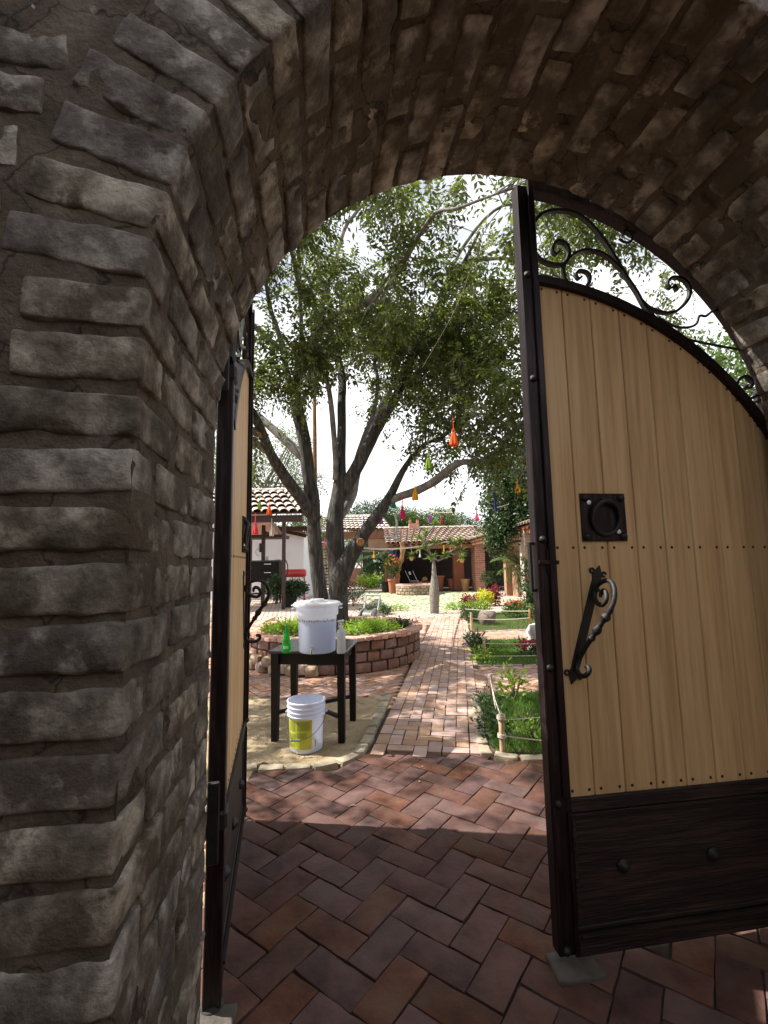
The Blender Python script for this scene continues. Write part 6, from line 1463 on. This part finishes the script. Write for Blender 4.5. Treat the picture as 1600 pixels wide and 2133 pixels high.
for px, lb, m in ((600, 'pale scrub on the slope behind the white house', 'leaf_grey'), (640, 'green scrub right of the white house roof', 'leaf_mid')):
    c = at(px, 1095, 30); shrub('hillside_bush', lb, 'bush', (c.x, 30, c.z-.4), (1.6, 1.2, 1.5), 2600, .16, MAT[m], seed=px, clump=.25)
p = at(765, 1205, 30.3); shrub('roadside_bush', 'dry yellow green bush beside the shed', 'bush', (p.x+.2, 30.2, .45), (.9, .5, .45), 1600, .14, MAT['leaf_lime'], seed=77, clump=.2)
p = at(760, 1195, 30.6); shrub('climber', 'dark climbing plant in front of the shed boards', 'plant', (p.x+.6, 30.6, .9), (.7, .3, .9), 1800, .14, MAT['leaf_dark'], seed=78, clump=.2)
# mountains
MAT['mountain'] = mat('blue_green_mountain', [(.16, .21, .22), (.24, .29, .29)], .01, 1, 0, rand=0)  # the hills' own blue-green colour
V = []; F = []; rg4 = random.Random(6); n = 90; peaks = [(-215, 150, 95), (40, 52, 120), (300, 84, 160), (-600, 130, 260), (700, 120, 260), (150, 45, 80)]
def mh(x): return sum(h*math.exp(-((x-c)/w)**2) for c, h, w in peaks)+10*noise.noise(Vector((x*.02, 0, 0)))+5*noise.noise(Vector((x*.08, 0, 4)))
for i in range(n+1):
    x = -1300+2600*i/n; h = max(2, mh(x)*.55)
    for j in range(6): t = j/5; V.append((x, 950+t*240, -1+h*sin(min(1, t*1.0)*pi/2)*(1+.1*noise.noise(Vector((x*.01, t*3, 0))))))
for i in range(n):
    for j in range(5): a = i*6+j; F.append((a, a+6, a+7, a+1))
tag(MB().add(V, F).build('hills', MAT['mountain'], None, 'all', fix=False), kind='structure')
# wooden pole behind the left trunk
a = at(655, 880, 9.6); b = at(660, 1230, 9.6); o = MB().tube([(b.x, 9.6, -.1), (a.x+.02, 9.6, 2.5), (a.x, 9.6, a.z+.6)], [.055, .05, .04], 8).build('wooden_pole', MAT['log'], None, True, origin=(b.x, 9.6, 0)); tag(o, 'slim brown wooden pole rising behind the left tree trunk', 'pole')

# ================================================================ tassels and their strings
COLS = {'orange': (.85, .14, .01), 'yellow': (.85, .42, .01), 'teal': (.01, .32, .24), 'magenta': (.72, .02, .16), 'green': (.20, .34, .03), 'blue': (.01, .03, .38), 'pink': (.80, .08, .22), 'purple': (.30, .02, .32), 'red': (.28, .01, .03), 'olive': (.09, .13, .05), 'white': (.62, .64, .55), 'coral': (.80, .06, .09)}
TM_ = {k: mat(k+'_yarn', [tuple(c*.8 for c in v), v], 40, .9, .6, 120, rand=0, stretch=(1, 1, .1), bdist=.003, trans=(1, 1, 1, .25)) for k, v in COLS.items()}
T = [(945, 910, 36, 'orange', 'big bright orange tassel, the highest of all, among the branches', 26),
 (865, 1028, 27, 'yellow', 'golden yellow tassel hanging before the thick low limb', 6), (820, 1047, 22, 'teal', 'teal tassel under the fork of the low limb', 16),
 (839, 1067, 25, 'magenta', 'largest magenta tassel under the low limb', 24), (893, 962, 32, 'green', 'long leaf green tassel among the leaves right of the fork', 30),
 (1031, 1050, 20, 'blue', 'deep blue tassel in front of the dense dark tree', 16), (1078, 1016, 21, 'yellow', 'amber tassel nearest the right gate stile', 16),
 (993, 1076, 17, 'pink', 'pink tassel hanging against the white sky right of the roof', 8), (896, 1080, 14, 'purple', 'small purple tassel above the ridge right of the chimney', 8),
 (921, 1083, 15, 'red', 'dark red tassel above the tiled ridge', 8), (962, 1082, 16, 'olive', 'olive green tassel above the tiled ridge', 8),
 (794, 1082, 18, 'purple', 'purple tassel on the slanting low limb', 12), (774, 1091, 20, 'magenta', 'magenta tassel next to the blue one before the slanting limb', 12),
 (758, 1096, 18, 'blue', 'royal blue tassel before the gatehouse roof', 12), (513, 1008, 22, 'teal', 'teal tassel at the edge of the left gate leaf', 10),
 (561, 1061, 21, 'orange', 'orange tassel before the pavilion eave', 10), (541, 1051, 18, 'green', 'yellow green tassel against the pavilion tiles', 8),
 (532, 1100, 24, 'coral', 'coral red tassel below the pavilion beam', 20), (566, 1107, 18, 'white', 'off white tassel below the pavilion beam', 18),
 (676, 1132, 10, 'pink', 'small hot pink tassel between the two trunks', 8), (779, 1157, 10, 'yellow', 'small yellow tassel before the palm', 5),
 (812, 1148, 9, 'blue', 'small blue tassel on the string over the palm', 5), (825, 1157, 9, 'blue', 'lower small blue tassel beside the log post', 5),
 (925, 1148, 11, 'yellow', 'small amber tassel under the eave right of the bottle tree', 7), (938, 1148, 9, 'coral', 'small coral tassel under the eave left of the terracotta pillar', 6),
 (869, 1149, 8, 'olive', 'small olive tassel under the veranda eave', 6), (875, 1156, 9, 'white', 'small white tassel under the veranda eave', 7)]
tops = {}
for px, py, h, cn, lb, cord in T:
    Y = min(FPX*.185/h*.98, 22); c = at(px, py, Y); H_ = h/FPX*Y*1.02; R_ = H_*.27; top = Vector((c.x, c.y, c.z+H_/2))
    mb = MB(); n = 14; prof = [(.10, 1.0), (.30, .97), (.36, .88), (.30, .80), (.24, .77), (.42, .70), (.62, .50), (.82, .25), (.90, .04), (.80, -.02), (.05, .02)]
    b = len(mb.v); mb.lathe([(r*R_, z*H_) for r, z in prof], (c.x, c.y, c.z-H_/2), n, cap=False)
    for i in range(b, len(mb.v)):
        v = mb.v[i]; k = (i-b) % n; f_ = 1+(.10 if k % 2 else -.10); v.x = c.x+(v.x-c.x)*f_; v.y = c.y+(v.y-c.y)*f_; v.z += (RND.uniform(-.03, .03)*H_ if (i-b)//n >= 8 else 0)
    tt = top+Vector((0, 0, cord/FPX*Y)); mb.tube([top-Vector((0, 0, .004)), tt], max(.0022, .0009*Y), 4)
    o = mb.build('tassel', TM_[cn], None, False, origin=tuple(top), fix=False); tag(o, lb, 'tassel', 'coloured yarn tassels hung on strings'); tops[(px, py)] = tt
def string(keys, ends, label, r=.0022):
    pts = [at(*ends[0])]+[tops[k] for k in keys]+[at(*ends[1])]; P = []
    for a, b in zip(pts, pts[1:]):
        for i in range(6): q = a.lerp(b, i/6); q.z -= .010*(a-b).length*4*(i/6)*(1-i/6); P.append(q)
    P.append(pts[-1]); o = MB().tube(P, [max(r, .00045*p.y*1.0) for p in P], 4).build('string', MAT['rope'], None, origin=tuple(P[0]), fix=False); tag(o, label, 'string')
string([(758, 1096), (774, 1091), (794, 1082)], ((735, 1085, 8.2), (812, 1060, 7.4)), 'thin string with the blue, magenta and purple tassels')
string([(896, 1080), (921, 1083), (962, 1082), (993, 1076)], ((850, 1062, 9), (1060, 1050, 14)), 'thin string with the small tassels above the tiled roof')
string([(541, 1051), (561, 1061)], ((505, 1040, 9.2), (600, 1010, 7.9)), 'thin string with two tassels before the pavilion eave')
P = [at(1035, 392, 5.0), at(1000, 500, 5.2), at(950, 640, 5.6), at(880, 765, 6.2)]; o = MB().tube(smooth_path([tuple(p) for p in P], 5), .0028, 5).build('string', MAT['rope'], None, origin=tuple(P[0]), fix=False); tag(o, 'long pale string slanting down through the crown', 'string')
P = [at(752, 1141, 7.5), at(800, 1144, 10), at(850, 1141, 14), at(900, 1134, 18), at(984, 1118, 24)]; o = MB().tube(smooth_path([tuple(p) for p in P], 5), [.006+.0011*p[1] for p in smooth_path([tuple(p) for p in P], 5)], 5).build('rope', MAT['rope'], None, origin=tuple(P[0]), fix=False); tag(o, 'white rope from the low limb across to the brick pillar', 'rope')
P = [at(1052, 1115, 22), at(1075, 1108, 19), at(1112, 1096, 15)]; o = MB().tube(P, .02, 5).build('rope', MAT['rope'], None, origin=tuple(P[0]), fix=False); tag(o, 'pale rope with small tassels along the right wing eave', 'rope')
P = [at(640, 1097, 20), at(672, 1101, 24), at(700, 1103, 28)]; o = MB().tube(P, .025, 5).build('cable', MAT['rope'], None, origin=tuple(P[0]), fix=False); tag(o, 'pale cable crossing between the two tree trunks', 'cable')
P = [at(640, 1125, 20), at(676, 1130, 22), at(705, 1138, 24)]; o = MB().tube(P, .03, 5).build('cable', MAT['rope'], None, origin=tuple(P[0]), fix=False); tag(o, 'lower pale cable with the small hot pink tassel', 'cable')
# fallen leaves and dry grass on the sand
rgf = np.random.default_rng(77); Q = []
while len(Q) < 240:
    x, y = rgf.uniform(-2.6, .9), rgf.uniform(3.0, 6.6)
    if poly_in((x, y), sand_poly) or rgf.random() < .12: Q.append((x, y, .012 if poly_in((x, y), sand_poly) else .008))
Q = np.array(Q); D = np.concatenate([rgf.normal(0, 1, (len(Q), 2)), rgf.normal(0, .1, (len(Q), 1))], 1); D_, S_, N_ = rot_rows(D)
o = np_mesh('fallen_leaves', leaf_quads(Q, D_, N_, rgf.uniform(.02, .055, len(Q)), rgf.uniform(.008, .02, len(Q)), rgf), quads(len(Q)), mat('dry_leaf', [(.22, .13, .05), (.42, .30, .12)], 3, .9, 0, rand=.3), kind='stuff'); tag(o, 'dry fallen leaves scattered over the sand', 'leaves')
